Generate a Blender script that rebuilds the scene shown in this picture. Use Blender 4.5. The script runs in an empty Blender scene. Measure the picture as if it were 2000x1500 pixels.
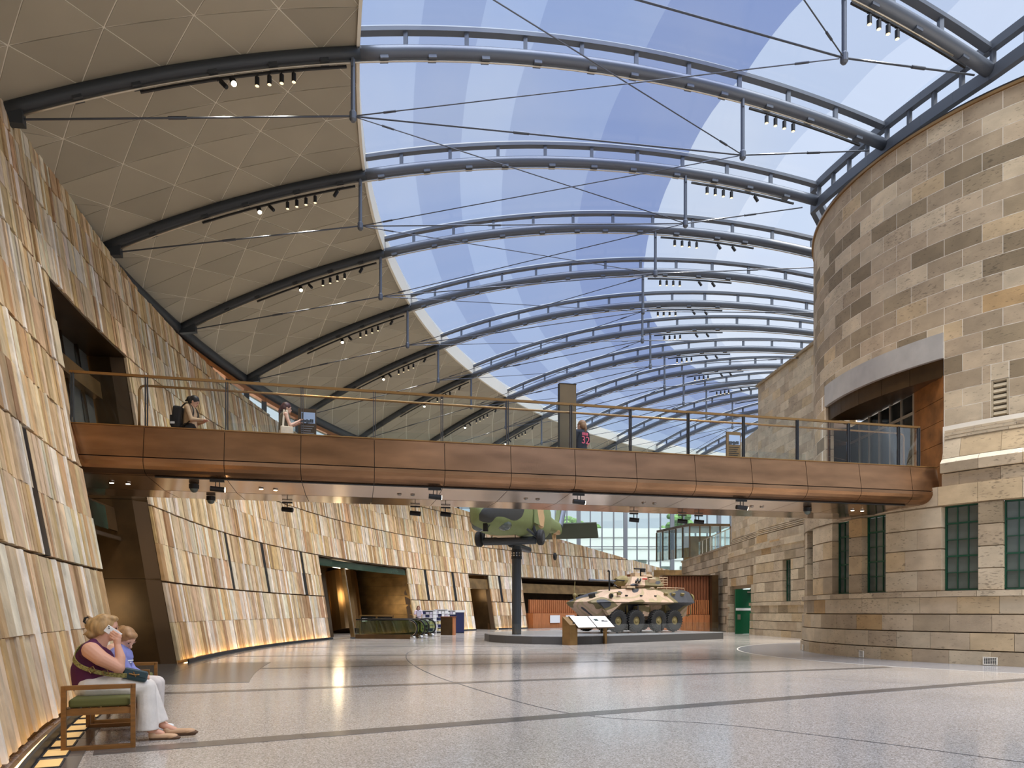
import bpy, bmesh, math, random
from mathutils import Vector, Matrix
import numpy as np

# ---------------------------------------------------------------- camera, sky, sun, exposure
scene = bpy.context.scene
COL = scene.collection
F_PX, HOR, EYE = 1400.0, 1196.0, 1.27          # focal length in px, horizon row, eye height
cam_d = bpy.data.cameras.new('camera')
cam_d.sensor_width = 36.0
cam_d.lens = 36.0 * F_PX / 2000.0
cam_d.shift_y = (HOR - 750.0) / 2000.0
cam_d.clip_start = 0.05
cam_d.clip_end = 600
cam = bpy.data.objects.new('camera', cam_d)
COL.objects.link(cam)
cam.location = (0, 0, EYE)
cam.rotation_euler = (math.pi / 2, 0, 0)
scene.camera = cam

scene.view_settings.view_transform = 'Standard'
scene.view_settings.look = 'None'
scene.view_settings.gamma = 1.0
scene.view_settings.use_curve_mapping = False
scene.view_settings.exposure = 0.48

world = bpy.data.worlds.new('sky')
scene.world = world
world.use_nodes = True
wn = world.node_tree.nodes; wl = world.node_tree.links
wn.clear()
w_out = wn.new('ShaderNodeOutputWorld'); w_bg = wn.new('ShaderNodeBackground')
w_tc = wn.new('ShaderNodeTexCoord'); w_sep = wn.new('ShaderNodeSeparateXYZ')
w_rmp = wn.new('ShaderNodeValToRGB')
w_rmp.color_ramp.elements[0].position = 0.0
w_rmp.color_ramp.elements[0].color = (0.92, 0.95, 1.0, 1)
w_rmp.color_ramp.elements[1].position = 1.0
w_rmp.color_ramp.elements[1].color = (0.50, 0.66, 1.0, 1)
e = w_rmp.color_ramp.elements.new(0.35); e.color = (0.70, 0.81, 1.0, 1)
w_noise = wn.new('ShaderNodeTexNoise'); w_noise.inputs['Scale'].default_value = 2.6
w_noise.inputs['Detail'].default_value = 5
w_cr = wn.new('ShaderNodeValToRGB')
w_cr.color_ramp.elements[0].position = 0.48; w_cr.color_ramp.elements[1].position = 0.72
w_mix = wn.new('ShaderNodeMix'); w_mix.data_type = 'RGBA'
w_mix.inputs['B'].default_value = (0.95, 0.97, 1.0, 1)
wl.new(w_tc.outputs['Generated'], w_sep.inputs[0])
wl.new(w_sep.outputs['Z'], w_rmp.inputs['Fac'])
wl.new(w_tc.outputs['Generated'], w_noise.inputs['Vector'])
wl.new(w_noise.outputs['Fac'], w_cr.inputs['Fac'])
wl.new(w_cr.outputs['Color'], w_mix.inputs['Factor'])
wl.new(w_rmp.outputs['Color'], w_mix.inputs['A'])
wl.new(w_mix.outputs['Result'], w_bg.inputs['Color'])
w_bg.inputs['Strength'].default_value = 0.66
wl.new(w_bg.outputs[0], w_out.inputs[0])

sun_d = bpy.data.lights.new('sun', 'SUN'); sun_d.energy = 9.5; sun_d.angle = math.radians(55)
sun_d.color = (1.0, 0.94, 0.86)
sun = bpy.data.objects.new('sun', sun_d); COL.objects.link(sun)
sun.location = (12, -20, 60)
sun.rotation_euler = Vector((-0.20, 0.30, -0.93)).to_track_quat('-Z', 'Y').to_euler()

rnd = random.Random(7)
PI = math.pi
CX, CY = 38.0, 27.0            # centre of the radial plan

# ---------------------------------------------------------------- helpers
def srgb(r, g, b):
    f = lambda c: (c / 255 / 12.92) if c / 255 <= 0.04045 else ((c / 255 + 0.055) / 1.055) ** 2.4
    return (f(r), f(g), f(b), 1.0)

class MB:
    """collects polygons, with one colour per polygon if wanted"""
    def __init__(s): s.v = []; s.f = []; s.c = []; s.m = []
    def add(s, vs, fs, col=None, mi=0):
        o = len(s.v); s.v += [tuple(v) for v in vs]
        for f in fs:
            s.f.append(tuple(i + o for i in f)); s.c.append(col); s.m.append(mi)
    def hexa(s, p, col=None, mi=0):
        """p: 8 points, bottom 4 then top 4, both counter-clockwise seen from above/outside"""
        s.add(p, [(3, 2, 1, 0), (4, 5, 6, 7), (0, 1, 5, 4), (1, 2, 6, 5), (2, 3, 7, 6), (3, 0, 4, 7)], col, mi)
    def box(s, c, d, rz=0.0, col=None, mi=0, M=None):
        x, y, z = d[0] / 2, d[1] / 2, d[2] / 2
        p = [(-x, -y, -z), (x, -y, -z), (x, y, -z), (-x, y, -z), (-x, -y, z), (x, -y, z), (x, y, z), (-x, y, z)]
        if M is None: M = Matrix.Rotation(rz, 3, 'Z')
        s.hexa([Vector(c) + M @ Vector(q) for q in p], col, mi)
    def bar(s, a, b, w, h=None, up=(0, 0, 1), col=None, mi=0):
        a, b = Vector(a), Vector(b); h = h or w
        t = (b - a).normalized(); u = Vector(up)
        if abs(t.dot(u)) > 0.98: u = Vector((1, 0, 0))
        r = t.cross(u).normalized(); u = r.cross(t).normalized()
        q = [(-1, -1), (1, -1), (1, 1), (-1, 1)]
        s.hexa([a + r * i * w / 2 + u * j * h / 2 for i, j in q] + [b + r * i * w / 2 + u * j * h / 2 for i, j in q], col, mi)
    def tube(s, pts, r, n=10, col=None, mi=0, cap=True, closed=False):
        pts = [Vector(p) for p in pts]; m = len(pts)
        rs = r if isinstance(r, (list, tuple)) else [r] * m
        o = len(s.v); prev = None
        for i, p in enumerate(pts):
            if closed: t = pts[(i + 1) % m] - pts[i - 1]
            else: t = pts[min(i + 1, m - 1)] - pts[max(i - 1, 0)]
            t.normalize()
            if prev is None:
                u = Vector((0, 0, 1)) if abs(t.z) < 0.95 else Vector((1, 0, 0))
            else: u = prev
            u = (u - t * u.dot(t)).normalized(); prev = u
            w = t.cross(u)
            for k in range(n):
                a = 2 * PI * k / n
                s.v.append(tuple(p + (u * math.cos(a) + w * math.sin(a)) * rs[i]))
        for i in range(m if closed else m - 1):
            j = (i + 1) % m
            for k in range(n):
                l = (k + 1) % n
                s.f.append((o + i * n + k, o + i * n + l, o + j * n + l, o + j * n + k)); s.c.append(col); s.m.append(mi)
        if cap and not closed:
            s.f.append(tuple(o + k for k in reversed(range(n)))); s.c.append(col); s.m.append(mi)
            s.f.append(tuple(o + (m - 1) * n + k for k in range(n))); s.c.append(col); s.m.append(mi)
    def cyl(s, a, b, r, n=14, col=None, mi=0, r2=None):
        s.tube([a, b], [r, r if r2 is None else r2], n, col, mi)
    def sph(s, c, r, nu=14, nv=9, M=None, col=None, mi=0):
        rr = r if isinstance(r, (list, tuple)) else (r, r, r)
        o = len(s.v); c = Vector(c)
        for j in range(nv + 1):
            t = PI * j / nv
            for i in range(nu):
                a = 2 * PI * i / nu
                q = Vector((rr[0] * math.sin(t) * math.cos(a), rr[1] * math.sin(t) * math.sin(a), rr[2] * math.cos(t)))
                if M is not None: q = M @ q
                s.v.append(tuple(c + q))
        for j in range(nv):
            for i in range(nu):
                k = (i + 1) % nu
                s.f.append((o + j * nu + i, o + (j + 1) * nu + i, o + (j + 1) * nu + k, o + j * nu + k)); s.c.append(col); s.m.append(mi)
    def prism(s, poly, a, b, f, col=None, mi=0):
        """poly: 2-D points; f(x, y, t) -> 3-D; extruded from t=a to t=b"""
        n = len(poly)
        vs = [f(x, y, a) for x, y in poly] + [f(x, y, b) for x, y in poly]
        fs = [tuple(range(n)), tuple(reversed(range(n, 2 * n)))] + [(i, i + n, (i + 1) % n + n, (i + 1) % n) for i in range(n)]
        s.add(vs, fs, col, mi)
    def build(s, name, mat, parent=None, smooth=False, fixn=True, kind=None):
        me = bpy.data.meshes.new(name)
        me.from_pydata(s.v, [], s.f)
        mats = mat if isinstance(mat, (list, tuple)) else [mat]
        for m in mats: me.materials.append(m)
        if len(mats) > 1: me.polygons.foreach_set('material_index', s.m)
        if any(c is not None for c in s.c):
            at = me.color_attributes.new('col', 'FLOAT_COLOR', 'CORNER')
            arr = []
            for p, c in zip(me.polygons, s.c):
                arr += list(c or (0.5, 0.5, 0.5, 1)) * p.loop_total
            at.data.foreach_set('color', arr)
        if smooth: me.polygons.foreach_set('use_smooth', [True] * len(me.polygons))
        me.update()
        if fixn:
            bm = bmesh.new(); bm.from_mesh(me); bmesh.ops.recalc_face_normals(bm, faces=bm.faces); bm.to_mesh(me); bm.free()
        o = bpy.data.objects.new(name, me); COL.objects.link(o)
        if parent is not None: o.parent = parent
        if kind: o['kind'] = kind
        return o

def smooth_by_angle(o, deg=35):
    me = o.data
    me.polygons.foreach_set('use_smooth', [True] * len(me.polygons))
    me.set_sharp_from_angle(angle=math.radians(deg))
    return o
def bevel(o, w=0.01, seg=2):
    m = o.modifiers.new('bevel', 'BEVEL'); m.width = w; m.segments = seg; m.limit_method = 'ANGLE'
    return o
def empty(name, loc=(0, 0, 0), rz=0.0, label=None, cat=None, group=None, kind=None):
    o = bpy.data.objects.new(name, None); COL.objects.link(o)
    o.location = loc; o.rotation_euler = (0, 0, rz); o.empty_display_size = 0.2
    return tag(o, label, cat, group, kind)
def tag(o, label=None, cat=None, group=None, kind=None):
    if label: o['label'] = label
    if cat: o['category'] = cat
    if group: o['group'] = group
    if kind: o['kind'] = kind
    return o
def copy_tree(o, parent=None):
    c = o.copy(); COL.objects.link(c); c.parent = parent
    for ch in list(o.children): copy_tree(ch, c)
    return c

# ---------------------------------------------------------------- materials
def mat(name, col=(0.5, 0.5, 0.5, 1), rough=0.6, metal=0.0, spec=0.5, emit=None, estr=0.0, trans=0.0, ior=1.45,
        noise=None, bump=0.0, bscale=40.0, attr=False, alpha=1.0, coat=0.0):
    """noise=(scale, amount, detail[, stretch xyz]) multiplies the colour; attr uses the 'col' attribute"""
    m = bpy.data.materials.new(name); m.use_nodes = True
    nt = m.node_tree; b = nt.nodes['Principled BSDF']
    b.inputs['Base Color'].default_value = col
    b.inputs['Roughness'].default_value = rough; b.inputs['Metallic'].default_value = metal
    b.inputs['Specular IOR Level'].default_value = spec
    b.inputs['Transmission Weight'].default_value = trans; b.inputs['IOR'].default_value = ior
    b.inputs['Alpha'].default_value = alpha; b.inputs['Coat Weight'].default_value = coat
    if emit: b.inputs['Emission Color'].default_value = emit; b.inputs['Emission Strength'].default_value = estr
    src = None
    if attr:
        a = nt.nodes.new('ShaderNodeAttribute'); a.attribute_name = 'col'; src = a.outputs['Color']
    tc = None
    if noise or bump:
        tc = nt.nodes.new('ShaderNodeTexCoord')
    if noise:
        n = nt.nodes.new('ShaderNodeTexNoise'); n.inputs['Scale'].default_value = noise[0]; n.inputs['Detail'].default_value = noise[2]
        if len(noise) > 3:
            mp = nt.nodes.new('ShaderNodeMapping'); mp.inputs['Scale'].default_value = noise[3]
            nt.links.new(tc.outputs['Object'], mp.inputs['Vector']); nt.links.new(mp.outputs[0], n.inputs['Vector'])
        else: nt.links.new(tc.outputs['Object'], n.inputs['Vector'])
        r = nt.nodes.new('ShaderNodeMapRange')
        r.inputs['From Min'].default_value = 0.3; r.inputs['From Max'].default_value = 0.7
        r.inputs['To Min'].default_value = 1 - noise[1]; r.inputs['To Max'].default_value = 1 + noise[1] * 0.6
        nt.links.new(n.outputs['Fac'], r.inputs['Value'])
        mx = nt.nodes.new('ShaderNodeMix'); mx.data_type = 'RGBA'; mx.blend_type = 'MULTIPLY'; mx.inputs['Factor'].default_value = 1
        if src: nt.links.new(src, mx.inputs['A'])
        else: mx.inputs['A'].default_value = col
        nt.links.new(r.outputs[0], mx.inputs['B']); src = mx.outputs['Result']
    if src: nt.links.new(src, b.inputs['Base Color'])
    if bump:
        n2 = nt.nodes.new('ShaderNodeTexNoise'); n2.inputs['Scale'].default_value = bscale; n2.inputs['Detail'].default_value = 4
        nt.links.new(tc.outputs['Object'], n2.inputs['Vector'])
        bp = nt.nodes.new('ShaderNodeBump'); bp.inputs['Strength'].default_value = bump; bp.inputs['Distance'].default_value = 0.02
        nt.links.new(n2.outputs['Fac'], bp.inputs['Height']); nt.links.new(bp.outputs[0], b.inputs['Normal'])
    return m

M = {}
M['plank'] = mat('split_sandstone', rough=0.85, attr=True, noise=(3.2, 0.22, 6, (1.6, 1.6, 0.8)), bump=0.4, bscale=14)
M['backing'] = mat('joint_shadow_brown', srgb(92, 72, 50), 0.9)  # dark brown put in for the shadow between the planks
M['stone'] = mat('ashlar_sandstone', rough=0.8, attr=True, noise=(2.2, 0.16, 7, (1, 1, 1.6)), bump=0.15, bscale=40)
M['mortar'] = mat('pale_mortar', srgb(236, 228, 212), 0.9)
M['groove'] = mat('shadow_groove_stone', srgb(150, 132, 108), 0.9)
M['soffit'] = mat('soffit_board', srgb(176, 168, 150), 0.62, attr=True, noise=(0.8, 0.05, 3))
M['soffit_joint'] = mat('soffit_joint', srgb(212, 207, 192), 0.7)
M['steel'] = mat('charcoal_steel', srgb(92, 98, 108), 0.42, 0.25)
M['steel_dark'] = mat('dark_painted_steel', srgb(52, 56, 60), 0.45, 0.1)
M['rod'] = mat('tie_rod_steel', srgb(78, 82, 90), 0.35, 0.6)
M['conduit'] = mat('galvanised_conduit', srgb(190, 180, 162), 0.35, 0.7)
M['black'] = mat('black_fitting', srgb(20, 20, 21), 0.45)
M['rubber'] = mat('black_rubber', srgb(34, 33, 32), 0.75, bump=0.2, bscale=60)
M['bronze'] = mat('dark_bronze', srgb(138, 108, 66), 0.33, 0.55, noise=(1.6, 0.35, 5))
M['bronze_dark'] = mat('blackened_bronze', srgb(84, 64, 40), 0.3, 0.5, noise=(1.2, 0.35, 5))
M['copper'] = mat('patinated_copper', srgb(152, 116, 86), 0.27, 0.95, noise=(1.3, 0.3, 7, (0.7, 0.7, 3.0)))
M['copper_under'] = mat('polished_copper_soffit', srgb(176, 146, 118), 0.16, 0.9, noise=(0.9, 0.1, 4))
M['brass'] = mat('brass_handrail', srgb(150, 116, 74), 0.28, 0.9)
M['chrome'] = mat('stainless_steel', srgb(205, 205, 205), 0.18, 1.0)
M['terrazzo'] = mat('terrazzo', srgb(170, 160, 147), 0.16, 0.0, 0.6)
M['basalt'] = mat('dark_basalt', srgb(98, 95, 92), 0.2, 0.0, 0.5, noise=(6, 0.15, 5))
M['paver'] = mat('grey_paving', srgb(138, 137, 138), 0.22, 0.0, 0.5, noise=(4, 0.1, 5))
M['orange_metal'] = mat('copper_fascia', srgb(190, 118, 56), 0.4, 0.6)
M['lintel'] = mat('zinc_lintel', srgb(176, 172, 166), 0.5, 0.15, noise=(2.5, 0.12, 6))
M['green'] = mat('green_painted_steel', srgb(18, 72, 50), 0.4)
M['green_door'] = mat('green_painted_door', srgb(12, 84, 52), 0.4)
M['white'] = mat('white_paint', srgb(235, 235, 232), 0.5)
M['timber'] = mat('blackbutt_timber', srgb(186, 116, 68), 0.5, noise=(4, 0.25, 5, (4, 4, 0.4)))
M['timber_dark'] = mat('dark_timber', srgb(128, 74, 44), 0.5, noise=(4, 0.3, 5, (4, 4, 0.4)))
M['lamp_warm'] = mat('warm_lamp_lens', srgb(255, 240, 205), 0.4, emit=(1, 0.83, 0.55, 1), estr=14)
M['lamp_dim'] = mat('warm_lamp_lens_dim', srgb(255, 225, 170), 0.4, emit=(1, 0.8, 0.5, 1), estr=1.0)
M['led_amber'] = mat('amber_led_strip', srgb(255, 205, 120), 0.5, emit=(1, 0.6, 0.2, 1), estr=6.0)
M['led_far'] = mat('amber_led_strip_bright', srgb(255, 205, 120), 0.5, emit=(1, 0.6, 0.2, 1), estr=18.0)
M['lamp_floor'] = mat('amber_floor_lens', srgb(230, 190, 120), 0.3, emit=(1, 0.62, 0.25, 1), estr=0.3)

def glass_mat(name, tint=(0.95, 0.975, 0.98, 1), refl=0.03, rough=0.02):
    m = bpy.data.materials.new(name); m.use_nodes = True; nt = m.node_tree; nt.nodes.clear()
    o = nt.nodes.new('ShaderNodeOutputMaterial'); t = nt.nodes.new('ShaderNodeBsdfTransparent'); g = nt.nodes.new('ShaderNodeBsdfGlossy')
    t.inputs['Color'].default_value = tint; g.inputs['Roughness'].default_value = rough
    f = nt.nodes.new('ShaderNodeFresnel'); f.inputs['IOR'].default_value = 1.5
    mth = nt.nodes.new('ShaderNodeMath'); mth.operation = 'MULTIPLY'; mth.inputs[1].default_value = refl / 0.12
    mth.use_clamp = True
    mx = nt.nodes.new('ShaderNodeMixShader')
    nt.links.new(f.outputs[0], mth.inputs[0]); nt.links.new(mth.outputs[0], mx.inputs[0])
    nt.links.new(t.outputs[0], mx.inputs[1]); nt.links.new(g.outputs[0], mx.inputs[2]); nt.links.new(mx.outputs[0], o.inputs[0])
    return m
M['glass'] = glass_mat('clear_glass')
M['glass_low'] = glass_mat('low_iron_glass', (0.975, 0.99, 0.985, 1), 0.008)
M['glass_dark'] = glass_mat('dark_tinted_glass', (0.22, 0.24, 0.24, 1), 0.1)
M['glass_window'] = mat('old_window_glass', srgb(86, 94, 88), 0.12, 0.0, 0.6, noise=(1.5, 0.4, 3))
M['glass_facade'] = glass_mat('facade_glass', (0.82, 0.89, 0.9, 1), 0.08)

def membrane(name, tint, diff, fac, gloss=0.0):
    """fritted cushion film: part clear tinted film, part white print that scatters the light"""
    m = bpy.data.materials.new(name); m.use_nodes = True; nt = m.node_tree; nt.nodes.clear()
    o = nt.nodes.new('ShaderNodeOutputMaterial'); t = nt.nodes.new('ShaderNodeBsdfTransparent'); d = nt.nodes.new('ShaderNodeBsdfTranslucent')
    t.inputs['Color'].default_value = tint; d.inputs['Color'].default_value = diff
    mx = nt.nodes.new('ShaderNodeMixShader'); mx.inputs[0].default_value = fac
    nt.links.new(t.outputs[0], mx.inputs[1]); nt.links.new(d.outputs[0], mx.inputs[2])
    g = nt.nodes.new('ShaderNodeBsdfGlossy'); g.inputs['Roughness'].default_value = 0.15
    mx2 = nt.nodes.new('ShaderNodeMixShader'); mx2.inputs[0].default_value = 0.035
    nt.links.new(mx.outputs[0], mx2.inputs[1]); nt.links.new(g.outputs[0], mx2.inputs[2])
    nt.links.new(mx2.outputs[0], o.inputs[0])
    return m
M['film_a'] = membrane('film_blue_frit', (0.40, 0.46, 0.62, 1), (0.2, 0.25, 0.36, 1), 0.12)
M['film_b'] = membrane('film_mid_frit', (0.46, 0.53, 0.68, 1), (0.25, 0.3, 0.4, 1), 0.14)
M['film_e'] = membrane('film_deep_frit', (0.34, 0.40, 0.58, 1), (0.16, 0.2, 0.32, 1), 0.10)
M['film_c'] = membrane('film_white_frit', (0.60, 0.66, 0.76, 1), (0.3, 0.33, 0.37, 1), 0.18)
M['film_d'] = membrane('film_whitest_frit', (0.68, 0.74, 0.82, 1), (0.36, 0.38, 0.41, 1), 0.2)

# terrazzo speckle
def speckle(m):
    nt = m.node_tree; b = nt.nodes['Principled BSDF']
    tc = nt.nodes.new('ShaderNodeTexCoord')
    v = nt.nodes.new('ShaderNodeTexVoronoi'); v.inputs['Scale'].default_value = 95
    hs = nt.nodes.new('ShaderNodeSeparateColor')
    r = nt.nodes.new('ShaderNodeValToRGB')
    r.color_ramp.elements[0].position = 0.0; r.color_ramp.elements[0].color = srgb(124, 116, 107)
    r.color_ramp.elements[1].position = 1.0; r.color_ramp.elements[1].color = srgb(212, 206, 198)
    e1 = r.color_ramp.elements.new(0.3); e1.color = srgb(162, 154, 145)
    e2 = r.color_ramp.elements.new(0.75); e2.color = srgb(188, 181, 172)
    nt.links.new(tc.outputs['Object'], v.inputs['Vector']); nt.links.new(v.outputs['Color'], hs.inputs[0])
    nt.links.new(hs.outputs[0], r.inputs['Fac'])
    n = nt.nodes.new('ShaderNodeTexNoise'); n.inputs['Scale'].default_value = 0.5; n.inputs['Detail'].default_value = 4
    nt.links.new(tc.outputs['Object'], n.inputs['Vector'])
    mr = nt.nodes.new('ShaderNodeMapRange'); mr.inputs['To Min'].default_value = 0.88; mr.inputs['To Max'].default_value = 1.1
    nt.links.new(n.outputs['Fac'], mr.inputs['Value'])
    mx = nt.nodes.new('ShaderNodeMix'); mx.data_type = 'RGBA'; mx.blend_type = 'MULTIPLY'; mx.inputs['Factor'].default_value = 1
    nt.links.new(r.outputs[0], mx.inputs['A']); nt.links.new(mr.outputs[0], mx.inputs['B']); nt.links.new(mx.outputs['Result'], b.inputs['Base Color'])
    mr2 = nt.nodes.new('ShaderNodeMapRange'); mr2.inputs['To Min'].default_value = 0.10; mr2.inputs['To Max'].default_value = 0.2
    nt.links.new(n.outputs['Fac'], mr2.inputs['Value']); nt.links.new(mr2.outputs[0], b.inputs['Roughness'])
speckle(M['terrazzo'])
def pits(m):
    nt = m.node_tree; b = nt.nodes['Principled BSDF']; src = b.inputs['Base Color'].links[0].from_socket
    tc = nt.nodes.new('ShaderNodeTexCoord'); mp = nt.nodes.new('ShaderNodeMapping'); mp.inputs['Scale'].default_value = (1, 1, 3.2)
    n = nt.nodes.new('ShaderNodeTexNoise'); n.inputs['Scale'].default_value = 9; n.inputs['Detail'].default_value = 2
    n3 = nt.nodes.new('ShaderNodeTexNoise'); n3.inputs['Scale'].default_value = 0.9
    ad = nt.nodes.new('ShaderNodeMath'); ad.operation = 'MULTIPLY_ADD'; ad.inputs[1].default_value = 0.35
    r = nt.nodes.new('ShaderNodeMapRange'); r.inputs['From Min'].default_value = 0.80; r.inputs['From Max'].default_value = 0.88; r.inputs['To Min'].default_value = 1.0; r.inputs['To Max'].default_value = 0.6
    mx = nt.nodes.new('ShaderNodeMix'); mx.data_type = 'RGBA'; mx.blend_type = 'MULTIPLY'; mx.inputs['Factor'].default_value = 1
    L = nt.links.new
    L(tc.outputs['Object'], mp.inputs[0]); L(mp.outputs[0], n.inputs['Vector']); L(tc.outputs['Object'], n3.inputs['Vector'])
    L(n3.outputs['Fac'], ad.inputs[0]); L(n.outputs['Fac'], ad.inputs[2]); L(ad.outputs[0], r.inputs['Value'])
    L(src, mx.inputs['A']); L(r.outputs[0], mx.inputs['B']); L(mx.outputs['Result'], b.inputs['Base Color'])
pits(M['stone'])

# ---------------------------------------------------------------- plan geometry
def pol(r, phi, h=0.0):
    a = math.radians(phi)
    return Vector((CX - r * math.cos(a), CY - r * math.sin(a), h))
def floor_at(x, y, h=0.0):
    d = ((x - 1000) / F_PX, 1.0, (HOR - y) / F_PX); t = (h - EYE) / d[2]
    return Vector((d[0] * t, t, h))
R0, KC = 47.1, 0.26                 # left wall: cone radius at the floor, outward lean
def lean(u):
    return 0.3 + 0.009 * u if u > 0 else max(0.15, 0.3 + 0.005 * u)
def wall_pt(u, h, out=0.0):
    """point on the leaning left wall; out > 0 goes into the wall"""
    return pol(R0 + KC * h + out, u - lean(u) * h, h)
TOPS = [(40, 13.0), (13, 12.75), (9, 12.1), (2.6, 11.35), (-0.3, 11.1), (-4, 10.8), (-8.7, 10.5), (-34.4, 8.8), (-46.9, 7.6), (-54.3, 6.6), (-61.3, 5.5), (-75, 3.9)]
def wall_top(phi):
    for (a, ha), (b, hb) in zip(TOPS, TOPS[1:]):
        if b <= phi <= a: return hb + (ha - hb) * (phi - b) / (a - b)
    return 3.9
RIBS = {i: 13.3 - 6.65 * (i - 1) for i in range(-5, 14)}
def rib_h(r, i):
    base = -19.0 + math.sqrt(max(0.1, 34.45 ** 2 - (r - 35.4) ** 2))
    return base + 0.0105 * (50.3 - r) * min(max(i - 1, -1), 5)
def rib_idx(phi): return 1 + (13.3 - phi) / 6.65
# ================================================================ FLOOR
def to_px(p): return (1000 + F_PX * p[0] / max(p[1], 0.1), HOR - F_PX * (p[2] - EYE) / max(p[1], 0.1))
def px_area(quad):
    q = [to_px(p) for p in quad]
    if any(p[1] < 0.5 for p in quad): return 0
    q = [(min(max(x, 0), 2000), min(max(y, 0), 1500)) for x, y in q]
    return abs(sum(q[i][0] * q[(i + 1) % len(q)][1] - q[(i + 1) % len(q)][0] * q[i][1] for i in range(len(q)))) / 2

mb = MB()
mb.add([(-45, -14, 0), (60, -14, 0), (60, 110, 0), (-45, 110, 0), (-45, -14, -0.3), (60, -14, -0.3), (60, 110, -0.3), (-45, 110, -0.3)],
       [(0, 1, 2, 3), (7, 6, 5, 4), (0, 4, 5, 1), (1, 5, 6, 2), (2, 6, 7, 3), (3, 7, 4, 0)])
floor = tag(mb.build('floor', M['terrazzo']), 'pale grey speckled terrazzo floor of the hall', kind='structure')

def ring_strip(r0, r1, p0, p1, z0, z1, mb, step=1.0, col=None):
    n = max(1, int(abs(p1 - p0) / step))
    for k in range(n):
        a, b = p0 + (p1 - p0) * k / n, p0 + (p1 - p0) * (k + 1) / n
        mb.hexa([pol(r0, a, z0), pol(r0, b, z0), pol(r1, b, z0), pol(r1, a, z0), pol(r0, a, z1), pol(r0, b, z1), pol(r1, b, z1), pol(r1, a, z1)], col)

# dark radial bands under the ribs, cut in slabs
band_phi = []
pB = (floor_at(600, 1437.4), floor_at(1560, 1362)); pA = (floor_at(600, 1344.3), floor_at(1560, 1309.8))
pC = (floor_at(600, 1303.5), floor_at(1500, 1285.8)); pD = (floor_at(600, 1281), floor_at(1500, 1274)); pE = (floor_at(640, 1264), floor_at(1100, 1262))
bands = [(pB, 46.6, 28.0, 0.30), (pA, 46.6, 31.2, 0.28), (pC, 46.6, 33, 0.25), (pD, 46.6, 33, 0.25), (pE, 46.6, 38, 0.22)]
for (q0, q1), ra, rb, w in bands:
    d = (q1 - q0).normalized(); n = Vector((-d.y, d.x, 0))
    # run the line from the wall border to the old building
    t0 = -30.0
    while t0 < 0 and math.hypot(CX - (q0 + d * t0).x, CY - (q0 + d * t0).y) > ra: t0 += 0.05
    t1 = 0.0
    while math.hypot(CX - (q0 + d * t1).x, CY - (q0 + d * t1).y) > rb: t1 += 0.05
    L = t1 - t0; k = max(1, int(L / 1.7))
    for j in range(k):
        a = q0 + d * (t0 + L * j / k + 0.002); b = q0 + d * (t0 + L * (j + 1) / k - 0.002)
        m_ = MB(); z = Vector((0, 0, 0.003)); dn = Vector((0, 0, -0.02))
        m_.hexa([a - n * w / 2 + dn, b - n * w / 2 + dn, b + n * w / 2 + dn, a + n * w / 2 + dn, a - n * w / 2 + z, b - n * w / 2 + z, b + n * w / 2 + z, a + n * w / 2 + z])
        m_.build('floor_band_slab', M['basalt'], floor)
# thin dark joint looping over the terrazzo
def floor_line(pts, w, name='floor_joint', m='steel_dark'):
    m_ = MB()
    P = [Vector((p[0], p[1], 0.0)) for p in pts]
    for a, b in zip(P, P[1:]):
        d = (b - a).normalized(); n = Vector((-d.y, d.x, 0)) * w / 2; z = Vector((0, 0, 0.002))
        m_.add([a - n + z, b - n + z, b + n + z, a + n + z], [(0, 1, 2, 3)])
    m_.build(name, M[m], floor)
def smooth_pts(ctrl, n=10):
    out = []; c = [ctrl[0]] + list(ctrl) + [ctrl[-1]]
    for i in range(1, len(c) - 2):
        p0, p1, p2, p3 = c[i - 1:i + 3]
        for k in range(n):
            t = k / n
            out.append([0.5 * (2 * p1[j] + (p2[j] - p0[j]) * t + (2 * p0[j] - 5 * p1[j] + 4 * p2[j] - p3[j]) * t * t + (3 * p1[j] - p0[j] - 3 * p2[j] + p3[j]) * t ** 3) for j in range(len(p1))])
    return out + [list(ctrl[-1])]
px_loop = [(2300, 1520), (2000, 1489), (1700, 1449), (1400, 1414.5), (1105, 1392), (900, 1337), (840, 1316), (803, 1296), (793, 1283), (800, 1273), (830, 1263.5)]
floor_line(smooth_pts([floor_at(*p)[:2] for p in px_loop]), 0.018)
floor_line(smooth_pts([floor_at(*p)[:2] for p in [(1105, 1262), (1140, 1276), (1230, 1292), (1420, 1312), (1600, 1325), (1800, 1336), (2100, 1350)]]), 0.012)

# dark paving border at the foot of the left wall, with amber uplight boxes let into it
k = 0; p = 31.0
while p > -62:
    m_ = MB(); ring_strip(46.62, 47.12, p, p - 1.16, -0.02, 0.006, m_, 0.4)
    m_.build('border_paver', M['basalt'], floor); p -= 1.18
m_ = MB(); ring_strip(45.0, 46.615, 18.1, 11.3, -0.02, 0.005, m_, 0.4); m_.build('threshold_paving', M['basalt'], floor)
m_ = MB(); ring_strip(46.62, 51, 18.1, 11.3, -0.02, 0.005, m_, 0.4); m_.build('threshold_paving', M['basalt'], floor)
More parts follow.
